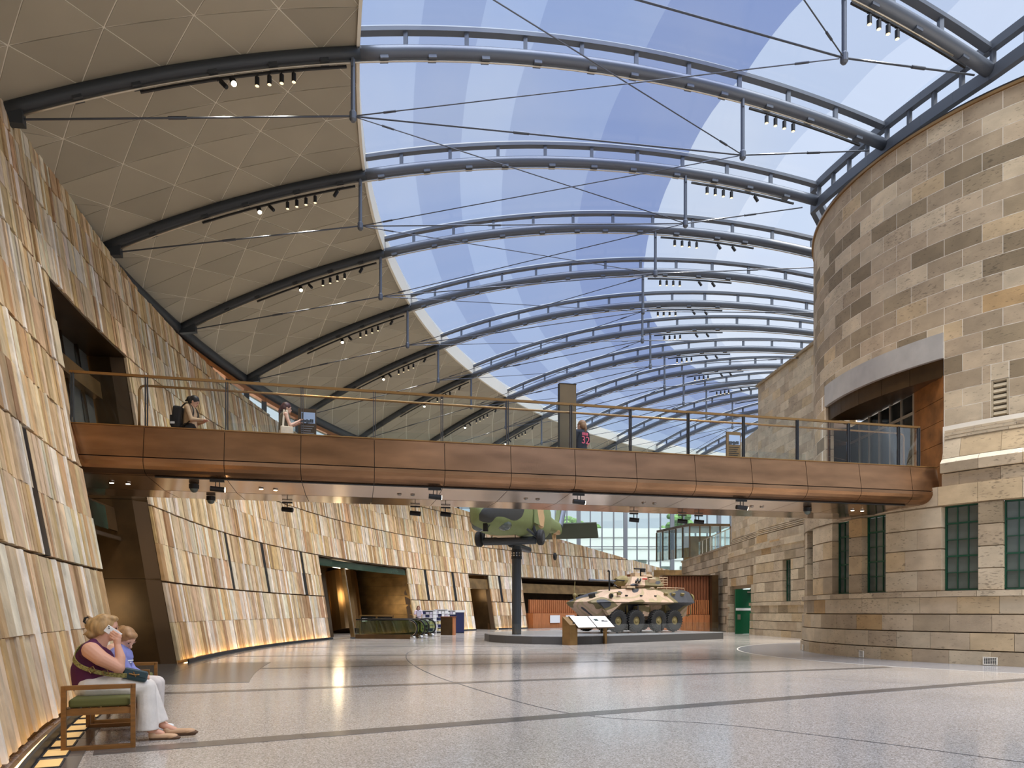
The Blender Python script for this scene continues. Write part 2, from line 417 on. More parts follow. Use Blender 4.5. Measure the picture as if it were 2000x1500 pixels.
# grey paving round the drum
DX, DY = 16.9, 22.0
def dp(r, a, h=0.0):
    t = math.radians(a); return Vector((DX - r * math.cos(t), DY - r * math.sin(t), h))
a = -60.0
while a < 75:
    m_ = MB()
    r1 = 9.5
    n = 3
    for q in range(n):
        s0, s1 = a + 4.95 * q / n, a + 4.95 * (q + 1) / n
        m_.hexa([dp(r1, s0, -.02), dp(r1, s1, -.02), dp(7.3, s1, -.02), dp(7.3, s0, -.02), dp(r1, s0, .004), dp(r1, s1, .004), dp(7.3, s1, .004), dp(7.3, s0, .004)])
    m_.build('grey_paver', M['paver'], floor); a += 5.0
m_ = MB()
for a in range(-60, 75, 3):
    m_.add([dp(9.545, a, .003), dp(9.545, a + 3, .003), dp(9.505, a + 3, .003), dp(9.505, a, .003)], [(0, 1, 2, 3)])
m_.build('pale_edge_strip', M['mortar'], floor)

# ================================================================ LEFT STONE WALL
COURSES = [(0.08, 1.02), (1.02, 2.05), (2.05, 3.06), (3.06, 4.08), (4.08, 5.15), (5.15, 6.22), (6.22, 7.34), (7.34, 8.46), (8.46, 9.46), (9.46, 10.46), (10.46, 11.5), (11.5, 13.2)]
GROOVES = (2.05, 4.08, 6.22, 8.46, 10.46)
OPEN = [(17.6, 11.47, 0, 8.46), (-8.55, -21.3, 0, 4.08), (-30.58, -33.7, 0, 4.08), (-38.7, -62.5, 0, 4.08)]
SLOTS = [21.7, 3.4, -1.1, -6.2, -24.0, -28.2, -35.3]
PAL = [(218, 196, 162), (208, 182, 144), (194, 160, 116), (176, 142, 102), (212, 198, 174), (226, 214, 194), (204, 172, 124), (186, 156, 120), (216, 190, 152), (160, 128, 92)]
PW = [16, 14, 11, 8, 14, 8, 8, 9, 12, 4]
def plank_col():
    c = rnd.choices(PAL, PW)[0]; j = rnd.uniform(0.93, 1.06)
    return srgb(*[min(250, x * j + rnd.uniform(-4, 4)) for x in c])
def blocked(ua, ub, h0, h1):
    um = (ua + ub) / 2; hm = (h0 + h1) / 2
    return any(lo < um < hi and b0 <= hm <= b1 for hi, lo, b0, b1 in OPEN)
def make_wall(name, label, u_hi, u_lo, extra_edges=()):
    root = empty(name, pol(R0, (u_hi + u_lo) / 2), 0, label, None, None, 'structure')
    inv = root.location.copy()
    planks = []
    edges = sorted([x for hi, lo, _, _ in OPEN for x in (hi, lo) if u_lo < x < u_hi] + [u_hi, u_lo], reverse=True)
    for ci, (h0, h1) in enumerate(COURSES):
        es = list(edges)
        in_slot = 2.0 < h0 < 4.0
        slots = [s for s in SLOTS if u_lo < s < u_hi] if in_slot else []
        for s in slots: es += [s + 0.19, s - 0.19]
        es.sort(reverse=True)
        us = []
        for a, b in zip(es, es[1:]):
            if any(abs((a + b) / 2 - s) < 0.02 for s in slots): us.append((a, b, True)); continue
            # long pale strips standing through two courses
            x = a
            while x > b + 1e-6:
                t = rnd.random()
                w = rnd.uniform(0.08, 0.14) if t < 0.45 else (rnd.uniform(0.15, 0.24) if t < 0.87 else rnd.uniform(0.25, 0.38))
                if ci < 2: w *= 1.15
                wd = math.degrees(w / R0)
                y = x - wd
                if y < b + math.degrees(0.08 / R0): y = b
                us.append((x, y, False)); x = y
        for a, b, sl in us:
            if sl or blocked(a, b, h0, h1): continue
            ta, tb = wall_top(a - lean(a) * h0), wall_top(b - lean(b) * h0)
            if min(ta, tb) < h0 + 0.1: continue
            g0 = 0.026 if h0 in GROOVES else 0.004
            g1 = 0.026 if h1 in GROOVES else 0.004
            ha, hb = min(h1 - g1, ta), min(h1 - g1, tb)
            g = math.degrees(rnd.uniform(0.003, 0.011) / R0)
            j = lambda: rnd.uniform(-0.006, 0.006)
            pr = rnd.uniform(-0.022, 0.02)
            a1, b1 = a - g, b + g
            ja, jb, jc, jd = j(), j(), j(), j()
            f = [wall_pt(a1 + ja, h0 + g0, pr), wall_pt(b1 + jb, h0 + g0, pr), wall_pt(b1 + jc, hb, pr), wall_pt(a1 + jd, ha, pr)]
            bk = [wall_pt(a1 + ja, h0 + g0, .12), wall_pt(b1 + jb, h0 + g0, .12), wall_pt(b1 + jc, hb, .12), wall_pt(a1 + jd, ha, .12)]
            planks.append((px_area(f), f, bk, plank_col()))
    # pale quartz strips over the two-course bands
    for h0, h1 in ((0.08, 2.03), (2.07, 4.06), (4.1, 6.2), (6.24, 8.44), (8.48, 10.44)):
        x = u_hi - rnd.uniform(0.5, 1.5)
        while x > u_lo + 0.5:
            wd = math.degrees(rnd.uniform(0.07, 0.12) / R0)
            if not blocked(x, x - wd, h0 + .1, h1 - .1) and not blocked(x, x - wd, h0, h0 + .2) and wall_top(x - lean(x) * h1) > h1 and not (2 < h0 < 4 and any(abs(x - s) < 0.35 for s in SLOTS)) and not any(min(abs(x - hi_), abs(x - lo_)) < .45 for hi_, lo_, _, _ in OPEN):
                f = [wall_pt(x, h0, -.03), wall_pt(x - wd, h0, -.03), wall_pt(x - wd, h1, -.03), wall_pt(x, h1, -.03)]
                bk = [wall_pt(x, h0, .1), wall_pt(x - wd, h0, .1), wall_pt(x - wd, h1, .1), wall_pt(x, h1, .1)]
                planks.append((px_area(f), f, bk, srgb(236, 228, 216)))
            x -= rnd.uniform(1.6, 3.4)
    planks.sort(key=lambda t: -t[0])
    field = MB()
    FQ = [(0, 1, 2, 3), (7, 6, 5, 4), (0, 4, 5, 1), (1, 5, 6, 2), (2, 6, 7, 3), (3, 7, 4, 0)]
    for i, (ar, f, bk, c) in enumerate(planks):
        pts = [p - inv for p in f + bk]
        if i < 300 and ar > 60:
            m_ = MB(); m_.add(pts, FQ, c); m_.build('stone_plank', M['plank'], root)
        else: field.add(pts, FQ, c)
    o = field.build('stone_plank_field', M['plank'], root, kind='stuff')
    # dark backing with the openings left out
    bkm = MB(); us = sorted(set(edges + [u_hi - k for k in range(int(u_hi - u_lo))]), reverse=True)
    hs = [0, 1.02, 2.05, 4.08, 6.22, 8.46, 10.46, 13.2]
    for a, b in zip(us, us[1:]):
        for h0, h1 in zip(hs, hs[1:]):
            if blocked(a, b, h0, h1): continue
            ta, tb = wall_top(a - lean(a) * h0) - .02, wall_top(b - lean(b) * h0) - .02
            if min(ta, tb) < h0 + 0.02: continue
            p = [wall_pt(a, h0, .09), wall_pt(b, h0, .09), wall_pt(b, min(h1, tb), .09), wall_pt(a, min(h1, ta), .09)]
            q = [wall_pt(a, h0, .45), wall_pt(b, h0, .45), wall_pt(b, min(h1, tb), .45), wall_pt(a, min(h1, ta), .45)]
            bkm.add([v - inv for v in p + q], FQ)
    bkm.build('wall_core', M['backing'], root)
    for sl in SLOTS:
        if u_lo < sl < u_hi:
            m_ = MB()
            for h0, h1 in ((2.08, 3.06), (3.06, 4.05)):
                p = [wall_pt(sl + .187, h0, .012), wall_pt(sl - .187, h0, .012), wall_pt(sl - .187, h1, .012), wall_pt(sl + .187, h1, .012)]
                q = [wall_pt(sl + .187, h0, .1), wall_pt(sl - .187, h0, .1), wall_pt(sl - .187, h1, .1), wall_pt(sl + .187, h1, .1)]
                m_.add([v - inv for v in p + q], FQ)
            m_.build('slot_dark_fill', M['black'], root)  # black block fills the slot, standing in for its dark depth
    return root
wall_l = make_wall('wall_left', 'leaning near stretch of wall clad in upright split sandstone strips, behind the bench', 31.0, 17.6)
wall_f = make_wall('wall_left_far', 'long leaning curved wall of upright sandstone strips beyond the bridge doorway', 17.6, -62.5)

# amber light strip in a dark kerb along the wall foot
for (a, b, nm) in ((31, 17.9, 'near'), (11.2, -8.4, 'far'), (-21.5, -30.4, 'x'), (-33.9, -38.5, 'y')):
    t = empty('trim_%d' % {'near': 1, 'far': 2, 'x': 3, 'y': 4}[nm], pol(47.0, (a + b) / 2), 0, {'near': 'dark kerb with glowing amber light strip at the foot of the near stone wall', 'far': 'dark kerb with amber light strip along the long wall beyond the doorway', 'x': 'short amber-lit kerb behind the escalators and racks', 'y': 'shortest amber-lit kerb by the pole and the farthest doorway'}[nm], None, None, 'structure')
    inv = t.location
    for r0, r1, z0, z1, m_n, nmx in ((46.95, 46.985, 0.0, 0.10, 'steel_dark', 'kerb'), (47.02, 47.07, 0.0, 0.012, 'led_amber', 'light_strip')):
        m_ = MB(); ring_strip(r0, r1, a, b, z0, z1, m_, 1.0)
        m_.v = [tuple(Vector(v) - inv) for v in m_.v]; m_.build(nmx, M['led_far' if m_n == 'led_amber' and nm != 'near' else m_n], t)

def wall_slab(put, nm, m_n, ua, ub, h0, h1, o0, o1, n=6):
    FQ = [(0, 1, 2, 3), (7, 6, 5, 4), (0, 4, 5, 1), (1, 5, 6, 2), (2, 6, 7, 3), (3, 7, 4, 0)]
    m_ = MB()
    for k in range(n):
        a, b = ua + (ub - ua) * k / n, ua + (ub - ua) * (k + 1) / n
        m_.add([wall_pt(a, h0, o0), wall_pt(b, h0, o0), wall_pt(b, h1, o0), wall_pt(a, h1, o0), wall_pt(a, h0, o1), wall_pt(b, h0, o1), wall_pt(b, h1, o1), wall_pt(a, h1, o1)], FQ)
    return put(m_, nm, m_n)
# doorway linings: jambs, back walls and heads of dark bronze
def bronze_recess(name, label, hi, lo, h0, h1, depth, back='bronze', rows=5, cols=2, jrows=None, jmat='bronze_dark'):
    t = empty(name, wall_pt((hi + lo) / 2, h0), 0, label, None, None, 'structure'); inv = t.location
    def put(mb, nm, m_n):
        mb.v = [tuple(Vector(v) - inv) for v in mb.v]; return mb.build(nm, M[m_n], t)
    FQ = [(0, 1, 2, 3), (7, 6, 5, 4), (0, 4, 5, 1), (1, 5, 6, 2), (2, 6, 7, 3), (3, 7, 4, 0)]
    for s, u in ((1, hi), (-1, lo)):
        e = 0.12 * s
        n = jrows or max(1, int((h1 - h0) / 2.0))
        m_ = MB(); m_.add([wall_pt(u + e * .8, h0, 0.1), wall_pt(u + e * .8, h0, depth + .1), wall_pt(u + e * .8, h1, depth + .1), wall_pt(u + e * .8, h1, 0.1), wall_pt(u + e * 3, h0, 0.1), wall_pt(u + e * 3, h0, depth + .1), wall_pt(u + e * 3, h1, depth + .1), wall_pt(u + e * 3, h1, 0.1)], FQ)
        put(m_, 'jamb_light_block', 'bronze_dark')  # hidden slab added to stop daylight leaking through the jamb joints
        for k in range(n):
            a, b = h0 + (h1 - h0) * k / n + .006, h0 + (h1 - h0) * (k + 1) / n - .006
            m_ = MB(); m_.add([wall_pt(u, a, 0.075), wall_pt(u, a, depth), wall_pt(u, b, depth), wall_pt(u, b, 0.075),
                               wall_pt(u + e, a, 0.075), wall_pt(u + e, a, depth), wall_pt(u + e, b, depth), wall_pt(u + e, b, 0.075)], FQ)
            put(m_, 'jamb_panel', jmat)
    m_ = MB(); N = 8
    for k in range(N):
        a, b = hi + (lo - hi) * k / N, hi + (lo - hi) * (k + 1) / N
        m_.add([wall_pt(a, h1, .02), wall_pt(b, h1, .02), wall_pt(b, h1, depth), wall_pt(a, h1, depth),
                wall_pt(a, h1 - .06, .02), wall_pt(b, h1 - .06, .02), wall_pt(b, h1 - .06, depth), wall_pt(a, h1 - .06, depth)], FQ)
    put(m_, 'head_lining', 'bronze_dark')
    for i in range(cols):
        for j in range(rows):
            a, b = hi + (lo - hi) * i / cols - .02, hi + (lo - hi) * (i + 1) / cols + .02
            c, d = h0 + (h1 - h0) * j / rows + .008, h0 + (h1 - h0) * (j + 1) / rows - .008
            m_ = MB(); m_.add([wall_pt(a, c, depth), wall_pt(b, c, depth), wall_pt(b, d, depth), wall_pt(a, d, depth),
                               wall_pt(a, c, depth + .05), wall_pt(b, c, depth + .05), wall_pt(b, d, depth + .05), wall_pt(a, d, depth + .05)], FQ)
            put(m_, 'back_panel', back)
    wall_slab(put, 'light_block_slab', 'bronze_dark', hi + .5, lo - .5, h0, h1 + .3, depth + .03, depth + .3)  # unseen slab added to block sky light between the back panels
    return t, put
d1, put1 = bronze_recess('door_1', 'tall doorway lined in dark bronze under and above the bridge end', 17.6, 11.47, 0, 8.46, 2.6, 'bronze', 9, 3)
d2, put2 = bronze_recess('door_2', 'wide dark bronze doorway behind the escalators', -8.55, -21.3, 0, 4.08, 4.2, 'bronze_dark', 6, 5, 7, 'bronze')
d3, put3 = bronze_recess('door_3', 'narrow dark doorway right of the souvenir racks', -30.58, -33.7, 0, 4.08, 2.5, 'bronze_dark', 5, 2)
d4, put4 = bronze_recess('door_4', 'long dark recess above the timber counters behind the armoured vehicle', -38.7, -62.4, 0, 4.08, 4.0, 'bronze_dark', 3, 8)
# door 1: lintel and dark green glass over the lower door, upper clerestory beam and glazing
wall_slab(put1, 'lower_lintel', 'bronze_dark', 17.55, 11.5, 3.35, 3.98, 0.9, 1.0)
wall_slab(put1, 'lintel_edge', 'chrome', 17.55, 11.5, 3.1, 3.2, 0.86, 1.0)
M['green_glass'] = mat('dark_green_glass', srgb(38, 62, 52), 0.1, 0.0, 0.6, noise=(3, 0.4, 4))
wall_slab(put1, 'transom_glass', 'green_glass', 17.5, 12.6, 3.3, 3.9, 0.82, 0.86)
wall_slab(put1, 'upper_beam', 'bronze', 17.55, 11.6, 7.05, 7.55, 0.75, 1.0)
for u in (16.6, 15.2, 13.8, 12.6):
    wall_slab(put1, 'upper_mullion', 'chrome', u, u - .07, 4.45, 8.4, 0.9, 0.98, 1)
M['glass_grey'] = mat('grey_reflective_glass', srgb(104, 106, 102), 0.06, 0.0, 0.8)
wall_slab(put1, 'upper_glazing', 'glass_grey', 17.5, 11.6, 4.45, 8.4, 1.0, 1.03)
# door 2: green head box, door frame mullion
wall_slab(put2, 'head_box', 'green_glass', -8.6, -21.2, 3.6, 3.98, 0.12, 0.4)
wall_slab(put2, 'mullion', 'bronze', -12.2, -12.35, 0, 3.6, 0.1, 0.3, 1)
wall_slab(put2, 'mullion', 'conduit', -12.38, -12.45, 0, 3.6, 0.12, 0.2, 1)
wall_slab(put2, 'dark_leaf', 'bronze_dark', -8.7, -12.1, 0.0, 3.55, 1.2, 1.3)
m_ = MB(); c_ = wall_pt(-19.4, 0, 4.0); m_.tube([c_, wall_pt(-19.4, 3.6, 4.0)], 1.1, 28); put2(m_, 'curved_golden_panel', 'brass')
wall_slab(put2, 'light_bar', 'lamp_dim', -9.3, -11.4, 3.25, 3.3, 1.1, 1.15)
wall_slab(put3, 'roller_box', 'bronze', -30.6, -33.65, 3.0, 3.75, 0.15, 0.5)
wall_slab(put4, 'fascia_band', 'bronze', -38.8, -62.3, 2.85, 3.62, 0.4, 0.7, 12)

def recess_fill_light(u, h, out, w):  # unseen point lights added to brighten the dark doorways
    d = bpy.data.lights.new('recess_fill_light', 'POINT'); d.energy = w; d.color = (1, .8, .5); d.shadow_soft_size = .5
    o = bpy.data.objects.new('recess_fill_light', d); COL.objects.link(o); o.location = wall_pt(u, h, out)
recess_fill_light(14.5, 2.9, 1.7, 40); recess_fill_light(14.5, 7.6, 1.9, 60); recess_fill_light(-10.5, 2.8, .8, 14); recess_fill_light(-17.0, 3.0, 2.6, 70); recess_fill_light(-32.2, 3.0, 1.4, 40)
# ================================================================ RIGHT: CURVED SANDSTONE APSE (the drum)
SP = [(198, 180, 152), (188, 168, 140), (178, 158, 131), (205, 186, 156), (170, 151, 124), (156, 138, 110), (140, 123, 97), (194, 170, 134), (184, 152, 108)]
SWU = [16, 14, 12, 8, 9, 7, 6, 6, 1]
SWL = [16, 14, 8, 14, 5, 2, 0, 8, 1]
def stone_col(w=SWU, warm=1.0):
    c = rnd.choices(SP, w)[0]; j = rnd.uniform(0.96, 1.04)
    return srgb(*[min(250, x * j) for x in c])
drum = empty('wall_right', (DX, DY, 0), 0, 'tall curved sandstone building wall of coursed blocks on the right', None, None, 'structure')
dinv = drum.location.copy()
def arc_block(mb, r0, r1b, r1t, a0, a1, h0, h1, col, n=None):
    """curved block between radii r0 (inside) and r1 (outside, bottom/top)"""
    n = n or max(1, int(abs(a1 - a0) / 3.5 + 0.5))
    for k in range(n):
        s, e = a0 + (a1 - a0) * k / n, a0 + (a1 - a0) * (k + 1) / n
        q = [dp(r1b, s, h0), dp(r1b, e, h0), dp(r1t, e, h1), dp(r1t, s, h1), dp(r0, s, h0), dp(r0, e, h0), dp(r0, e, h1), dp(r0, s, h1)]
        fs = [(0, 1, 2, 3), (0, 4, 5, 1), (3, 2, 6, 7)]
        if k == 0: fs.append((0, 3, 7, 4))
        if k == n - 1: fs.append((1, 5, 6, 2))
        mb.add([p - dinv for p in q], fs, col)
def put_block(r1b, r1t, a0, a1, h0, h1, w=SWU, gap=0.004, depth=0.25, name='stone_block', col=None, gh=None):
    gh = gap if gh is None else gh
    g = math.degrees(gap / r1b)
    m_ = MB(); arc_block(m_, min(r1b, r1t) - depth, r1b, r1t, a0 + g, a1 - g, h0 + gh, h1 - gh, col or stone_col(w))
    return m_.build(name, M['stone'], drum, fixn=False)
HOLES = [(-4.5, 32.6, 4.0, 8.37), (41.2, 44.2, 5.99, 6.88)]
def cut(a0, a1, h0, h1):
    """block rectangle minus the holes, as rectangles"""
    rects = [(a0, a1, h0, h1)]
    for A0, A1, H0, H1 in HOLES:
        new = []
        for b0, b1, c0, c1 in rects:
            if b1 <= A0 or b0 >= A1 or c1 <= H0 or c0 >= H1: new.append((b0, b1, c0, c1)); continue
            if b0 < A0: new.append((b0, A0, c0, c1))
            if b1 > A1: new.append((A1, b1, c0, c1))
            m0, m1 = max(b0, A0), min(b1, A1)
            if c1 > H1: new.append((m0, m1, H1, c1))
            if c0 < H0: new.append((m0, m1, c0, H0))
        rects = new
    return [r for r in rects if r[1] - r[0] > 0.25 and r[3] - r[2] > 0.05]
A_LO, A_HI = -62.0, 78.0
RU = 7.05
for k in range(18):
    h1 = 13.77 - 0.43333 * k; h0 = h1 - 0.43333
    off = 1.2 if k % 2 == 0 else 4.7
    a = off - 7 * 9
    while a < A_HI:
        for r in cut(max(a, A_LO), min(a + 7, A_HI), h0, h1):
            put_block(RU, RU, *r, gap=0.009)
        a += 7
# mortar-coloured core and dark core behind the lower grooves
mo = MB(); gr = MB()
def core(mb, R, a0, a1, h0, h1):
    n = max(1, int((a1 - a0) / 3))
    for k in range(n):
        s, e = a0 + (a1 - a0) * k / n, a0 + (a1 - a0) * (k + 1) / n
        mb.add([dp(R, s, h0) - dinv, dp(R, e, h0) - dinv, dp(R, e, h1) - dinv, dp(R, s, h1) - dinv], [(0, 1, 2, 3)])
core(mo, RU - 0.004, A_LO, A_HI, 8.37, 13.77); core(mo, RU - .004, A_LO, -4.5, 4.4, 8.37)
core(mo, RU - .004, 32.6, 41.2, 5.95, 8.37); core(mo, RU - .004, 44.2, A_HI, 5.95, 8.37); core(mo, RU - .004, 41.2, 44.2, 6.88, 8.37)
core(mo, 7.09, 32.6, A_HI, 4.4, 5.97)
mo.build('mortar_bed', M['mortar'], drum, fixn=False)
core(gr, 7.28, A_LO, A_HI, 0.0, 1.8); core(gr, 7.2, A_LO, A_HI, 3.93, 4.42)
gr.build('joint_core', M['groove'], drum, fixn=False)
m_ = MB()
for k in range(28):
    s, e = A_LO + 5 * k, A_LO + 5 * k + 5
    arc_block(m_, 6.6, RU + .06, RU + .06, s, e, 13.77, 13.84, srgb(150, 116, 74), 2)
    arc_block(m_, 6.6, RU + .03, RU + .03, s, e, 13.84, 13.9, srgb(60, 52, 46), 2)
m_.build('brass_coping', mat('brass_coping_metal', rough=0.35, metal=0.7, attr=True), drum, fixn=False)
m_ = MB()   # flat roof of the apse
m_.add([dp(6.8, A_LO + 5 * k, 13.86) - dinv for k in range(29)] + [Vector((6, 0, 13.86))], [tuple(range(30))])
m_.build('apse_roof', M['steel_dark'], drum)
# mouldings right of the doorway (and left of it)
def ring_course(h0, h1, rb, rt, step, off, lo=32.6, hi=A_HI, w=SWL, gap=0.004, gh=0.0, col=None, name='stone_block', depth=0.25):
    a = off - step * 14
    while a < hi:
        s, e = max(a, lo), min(a + step, hi)
        if e - s > 0.3: put_block(rb, rt, s, e, h0, h1, w, gap, depth, name, col, gh)
        a += step
for lo, hi in ((33.0, A_HI), (A_LO, -4.5)):
    ring_course(5.88, 5.97, 7.08, 7.06, 7, 1.2, lo, hi)
    for j, (hh, rr) in enumerate(((5.8, 7.11), (5.715, 7.125), (5.63, 7.14))):
        ring_course(hh, hh + .055, rr, rr, 7, 4.7 - 1.2 * j, lo, hi, depth=0.1)
    ring_course(5.13, 5.615, 7.24, 7.12, 7, 1.2, lo, hi)
    ring_course(5.0, 5.12, 7.34, 7.24, 7, 4.7, lo, hi, col=srgb(222, 208, 184))
    ring_course(4.76, 5.0, 7.34, 7.34, 7, 4.7, lo, hi)
    ring_course(4.44, 4.74, 7.25, 7.25, 7, 1.2, lo, hi)
ring_course(3.95, 4.42, 7.36, 7.36, 7, 4.7, A_LO, A_HI)
ring_course(1.66, 1.80, 7.43, 7.43, 7, 4.7, A_LO, A_HI)
ring_course(1.24, 1.65, 7.36, 7.36, 7, 1.2, A_LO, A_HI)
ring_course(0.80, 1.21, 7.42, 7.42, 7, 0.1, A_LO, A_HI)
ring_course(0.36, 0.77, 7.44, 7.44, 7, 3.6, A_LO, A_HI)
ring_course(0.0, 0.33, 7.47, 7.47, 7, 0.1, A_LO, A_HI)
# windows and rusticated piers between them
WC = [-39.2, -20.8, -10.4, 7.6, 18.2, 36.5, 46.9, 65.2]
HW = 3.25
pe = [A_LO] + [x for c in WC for x in (c - HW, c + HW)] + [A_HI]
for i in range(0, len(pe), 2):
    a0, a1 = pe[i], pe[i + 1]
    for k in range(4):
        h0 = 1.82 + 0.53 * k; h1 = h0 + 0.505
        n = 1 if a1 - a0 < 5 else 2
        if n == 1: put_block(7.34, 7.34, a0, a1, h0, h1, SWL, 0.0, 0.3)
        else:
            m = a0 + (a1 - a0) * (0.38 if k % 2 else 0.6)
            put_block(7.34, 7.34, a0, m, h0, h1, SWL, 0.003, 0.3); put_block(7.34, 7.34, m, a1, h0, h1, SWL, 0.003, 0.3)
    m_ = MB(); arc_block(m_, 7.0, 7.3, 7.3, a0 + .25, a1 - .25, 1.8, 3.95, srgb(160, 142, 116)); m_.build('pier_core', M['stone'], drum, fixn=False)
m_ = MB()
core(m_, 6.75, A_LO, A_HI, 1.8, 3.95); m_.build('window_reveal_back', M['black'], drum, fixn=False)

WIN_N = [0]
def make_window(name, label, centre, tang, width, h0, h1, cols, rows, thick_rows=()):
    """steel window; centre = base point, tang = unit vector along it, faces to the left of tang"""
    ang = math.atan2(tang.y, tang.x)
    t = empty(name, centre, ang, label, None, None, 'structure')
    H = h1 - h0; b = 0.035
    fr = MB()
    for x in (-width / 2 + b / 2, width / 2 - b / 2): fr.box((x, 0, H / 2), (b, .07, H))
    for z in (b / 2, H - b / 2): fr.box((0, 0, z), (width, .07, b))
    fr.build('frame', M['green'], t)
    iw, ih = width - 2 * b, H - 2 * b
    for c in range(1, cols):
        m_ = MB(); m_.box((-iw / 2 + iw * c / cols, 0, H / 2), (.022, .045, ih)); m_.build('glazing_bar', M['green'], t)
    for r in range(1, rows):
        m_ = MB(); w = .04 if r in thick_rows else .02; m_.box((0, 0, b + ih * r / rows), (iw, .05, w)); m_.build('glazing_bar', M['green'], t)
    pm = None
    for c in range(cols):
        for r in range(rows):
            x, z = -iw / 2 + iw * (c + .5) / cols, b + ih * (r + .5) / rows
            if pm is None:
                m_ = MB(); m_.box((0, 0, 0), (iw / cols - .016, .008, ih / rows - .014)); o = m_.build('pane', M['glass_window'], t); pm = o
            else: o = pm.copy(); COL.objects.link(o)
            o.location = (x, 0.012, z)
    return t
ORD = ['', 'first', 'second', 'third', 'fourth', 'fifth', 'sixth', 'seventh', 'eighth', 'ninth', 'tenth', 'eleventh', 'twelfth', 'thirteenth', 'fourteenth']
wl_lab = {7.6: 'narrow green steel window nearest the left edge of the curved building', 18.2: 'green steel window under the bridge end, right of the narrow one', 36.5: 'large green steel window right of the bridge end', 46.9: 'green steel window cut by the right edge of the photo'}
n = 0
for c in WC:
    if c not in wl_lab and c != -10.4: continue
    n += 1
    ctr = dp(7.1, c, 1.82); tn = (dp(7.1, c + 1) - dp(7.1, c - 1)).normalized()
    make_window('window_%d' % n, wl_lab.get(c, 'green steel window seen edge-on at the left rim of the curved building'), ctr, tn, 2 * 7.1 * math.sin(math.radians(HW)), 1.82, 3.94, 3, 5, (2, 4))
# foot vents
for i, (a, w) in enumerate(((-12.6, 1.0), (16.2, 1.1), (42.0, 2.1))):
    tn = (dp(7.47, a + 1) - dp(7.47, a - 1)).normalized(); c = dp(7.485, a, 0.03)
    t = empty('air_brick', c, math.atan2(tn.y, tn.x), ['tiny dark air grille at the left foot of the curved wall', 'small dark square air grille in the middle of the wall foot', 'larger pale-framed air grille in the wall foot at right'][i], 'grille', 'air grilles at the foot of the curved wall')
    W = 7.47 * math.radians(w); H = 0.17
    m_ = MB(); m_.box((0, 0, H / 2), (W, .02, H)); m_.build('backing', M['black'], t)
    m_ = MB()
    for x in (-W / 2, W / 2): m_.box((x, -.012, H / 2), (.02, .03, H + .02))
    for z in (0, H): m_.box((0, -.012, z), (W, .03, .02))
    m_.build('frame', M['mortar'], t)
    m_ = MB()
    for k in range(1, 6): m_.box((-W / 2 + W * k / 6, -.012, H / 2), (.008, .012, H))
    for k in range(1, 5): m_.box((0, -.012, H * k / 5), (W, .012, .008))
    m_.build('lattice', M['mortar'], t)
# louvred stone vent up on the wall
tn = (dp(7, 43.7) - dp(7, 41.7)).normalized(); c = dp(7.0, 42.7, 6.0)
t = empty('louvre_vent', c, math.atan2(tn.y, tn.x), 'stone louvre vent high on the curved wall right of the doorway', 'vent')
W = 0.36
m_ = MB(); m_.box((0, .12, .435), (W, .02, .87)); m_.build('dark_backing', M['black'], t)
for s in (-1, 1):
    m_ = MB(); m_.box((s * W / 2.2, .03, .435), (.05, .14, .87), col=srgb(180, 164, 136)); m_.build('side_frame', M['stone'], t)
for k in range(7):
    m_ = MB(); m_.box((0, .02, .06 + .135 * k), (.27, .1, .075), col=srgb(192, 176, 148), M=Matrix.Rotation(math.radians(-18), 3, 'X')); m_.build('slat', M['stone'], t)

# doorway of the drum at bridge level
dd = empty('door_5', dp(7.0, 14, 4.45), 0, 'wide doorway with grey lintel and copper lined sides at the bridge end', None, None, 'structure'); ddi = dd.location.copy()
def dput(mb, nm, m_n):
    mb.v = [tuple(Vector(v) + dinv - ddi) for v in mb.v]; return mb.build(nm, M[m_n] if isinstance(m_n, str) else m_n, dd)
m_ = MB(); arc_block(m_, 6.7, 7.09, 7.09, -4.5, 32.6, 7.73, 8.37, None, 14); dput(m_, 'lintel', 'lintel')
for k in range(5):
    a0, a1 = -4.3 + 36.6 * k / 5, -4.3 + 36.6 * (k + 1) / 5
    m_ = MB(); arc_block(m_, 6.8, 6.98, 6.98, a0 + .05, a1 - .05, 7.28, 7.73, None, 4); dput(m_, 'head_panel', 'bronze_dark')
m_ = MB(); arc_block(m_, 4.4, 6.95, 6.95, -4.4, 32.5, 7.3, 7.36, None, 10); dput(m_, 'recess_ceiling', 'bronze_dark')
m_ = MB(); arc_block(m_, 4.4, 7.0, 7.0, -4.4, 32.5, 4.37, 4.45, None, 10); dput(m_, 'recess_floor', 'basalt')
gold = mat('golden_copper', srgb(176, 118, 62), 0.38, 0.6, noise=(2.2, 0.45, 5))
EA, EB = dp(6.98, 32.4), Vector((11.08, 19.72, 0)); EC, ED = Vector((11.02, 23.3, 0)), dp(6.98, -4.3)
def dbox(nm, a, b, h0, h1, th, mt):
    m_ = MB(); m_.bar(a - dinv + Vector((0, 0, (h0 + h1) / 2)), b - dinv + Vector((0, 0, (h0 + h1) / 2)), th, h1 - h0); return dput(m_, nm, mt)
for a, b, mt in ((EA, EB, gold), (ED, EC, 'copper')):
    for k in range(5):
        dbox('jamb_panel', a, b, 4.46 + .57 * k + .006, 4.46 + .57 * (k + 1) - .006, .05, mt)
nv = 6
for k in range(nv + 1):
    p = EB + (EC - EB) * k / nv; m_ = MB(); q = p - dinv; m_.box((q.x, q.y, 5.87), (.1, .05, 2.84)); dput(m_, 'door_mullion', 'conduit')
    if k < nv: dbox('door_glass', EB + (EC - EB) * (k + .04) / nv, EB + (EC - EB) * (k + .96) / nv, 4.46, 7.28, .02, 'glass_dark')
dbox('door_transom', EB, EC, 6.72, 6.8, .08, 'conduit')
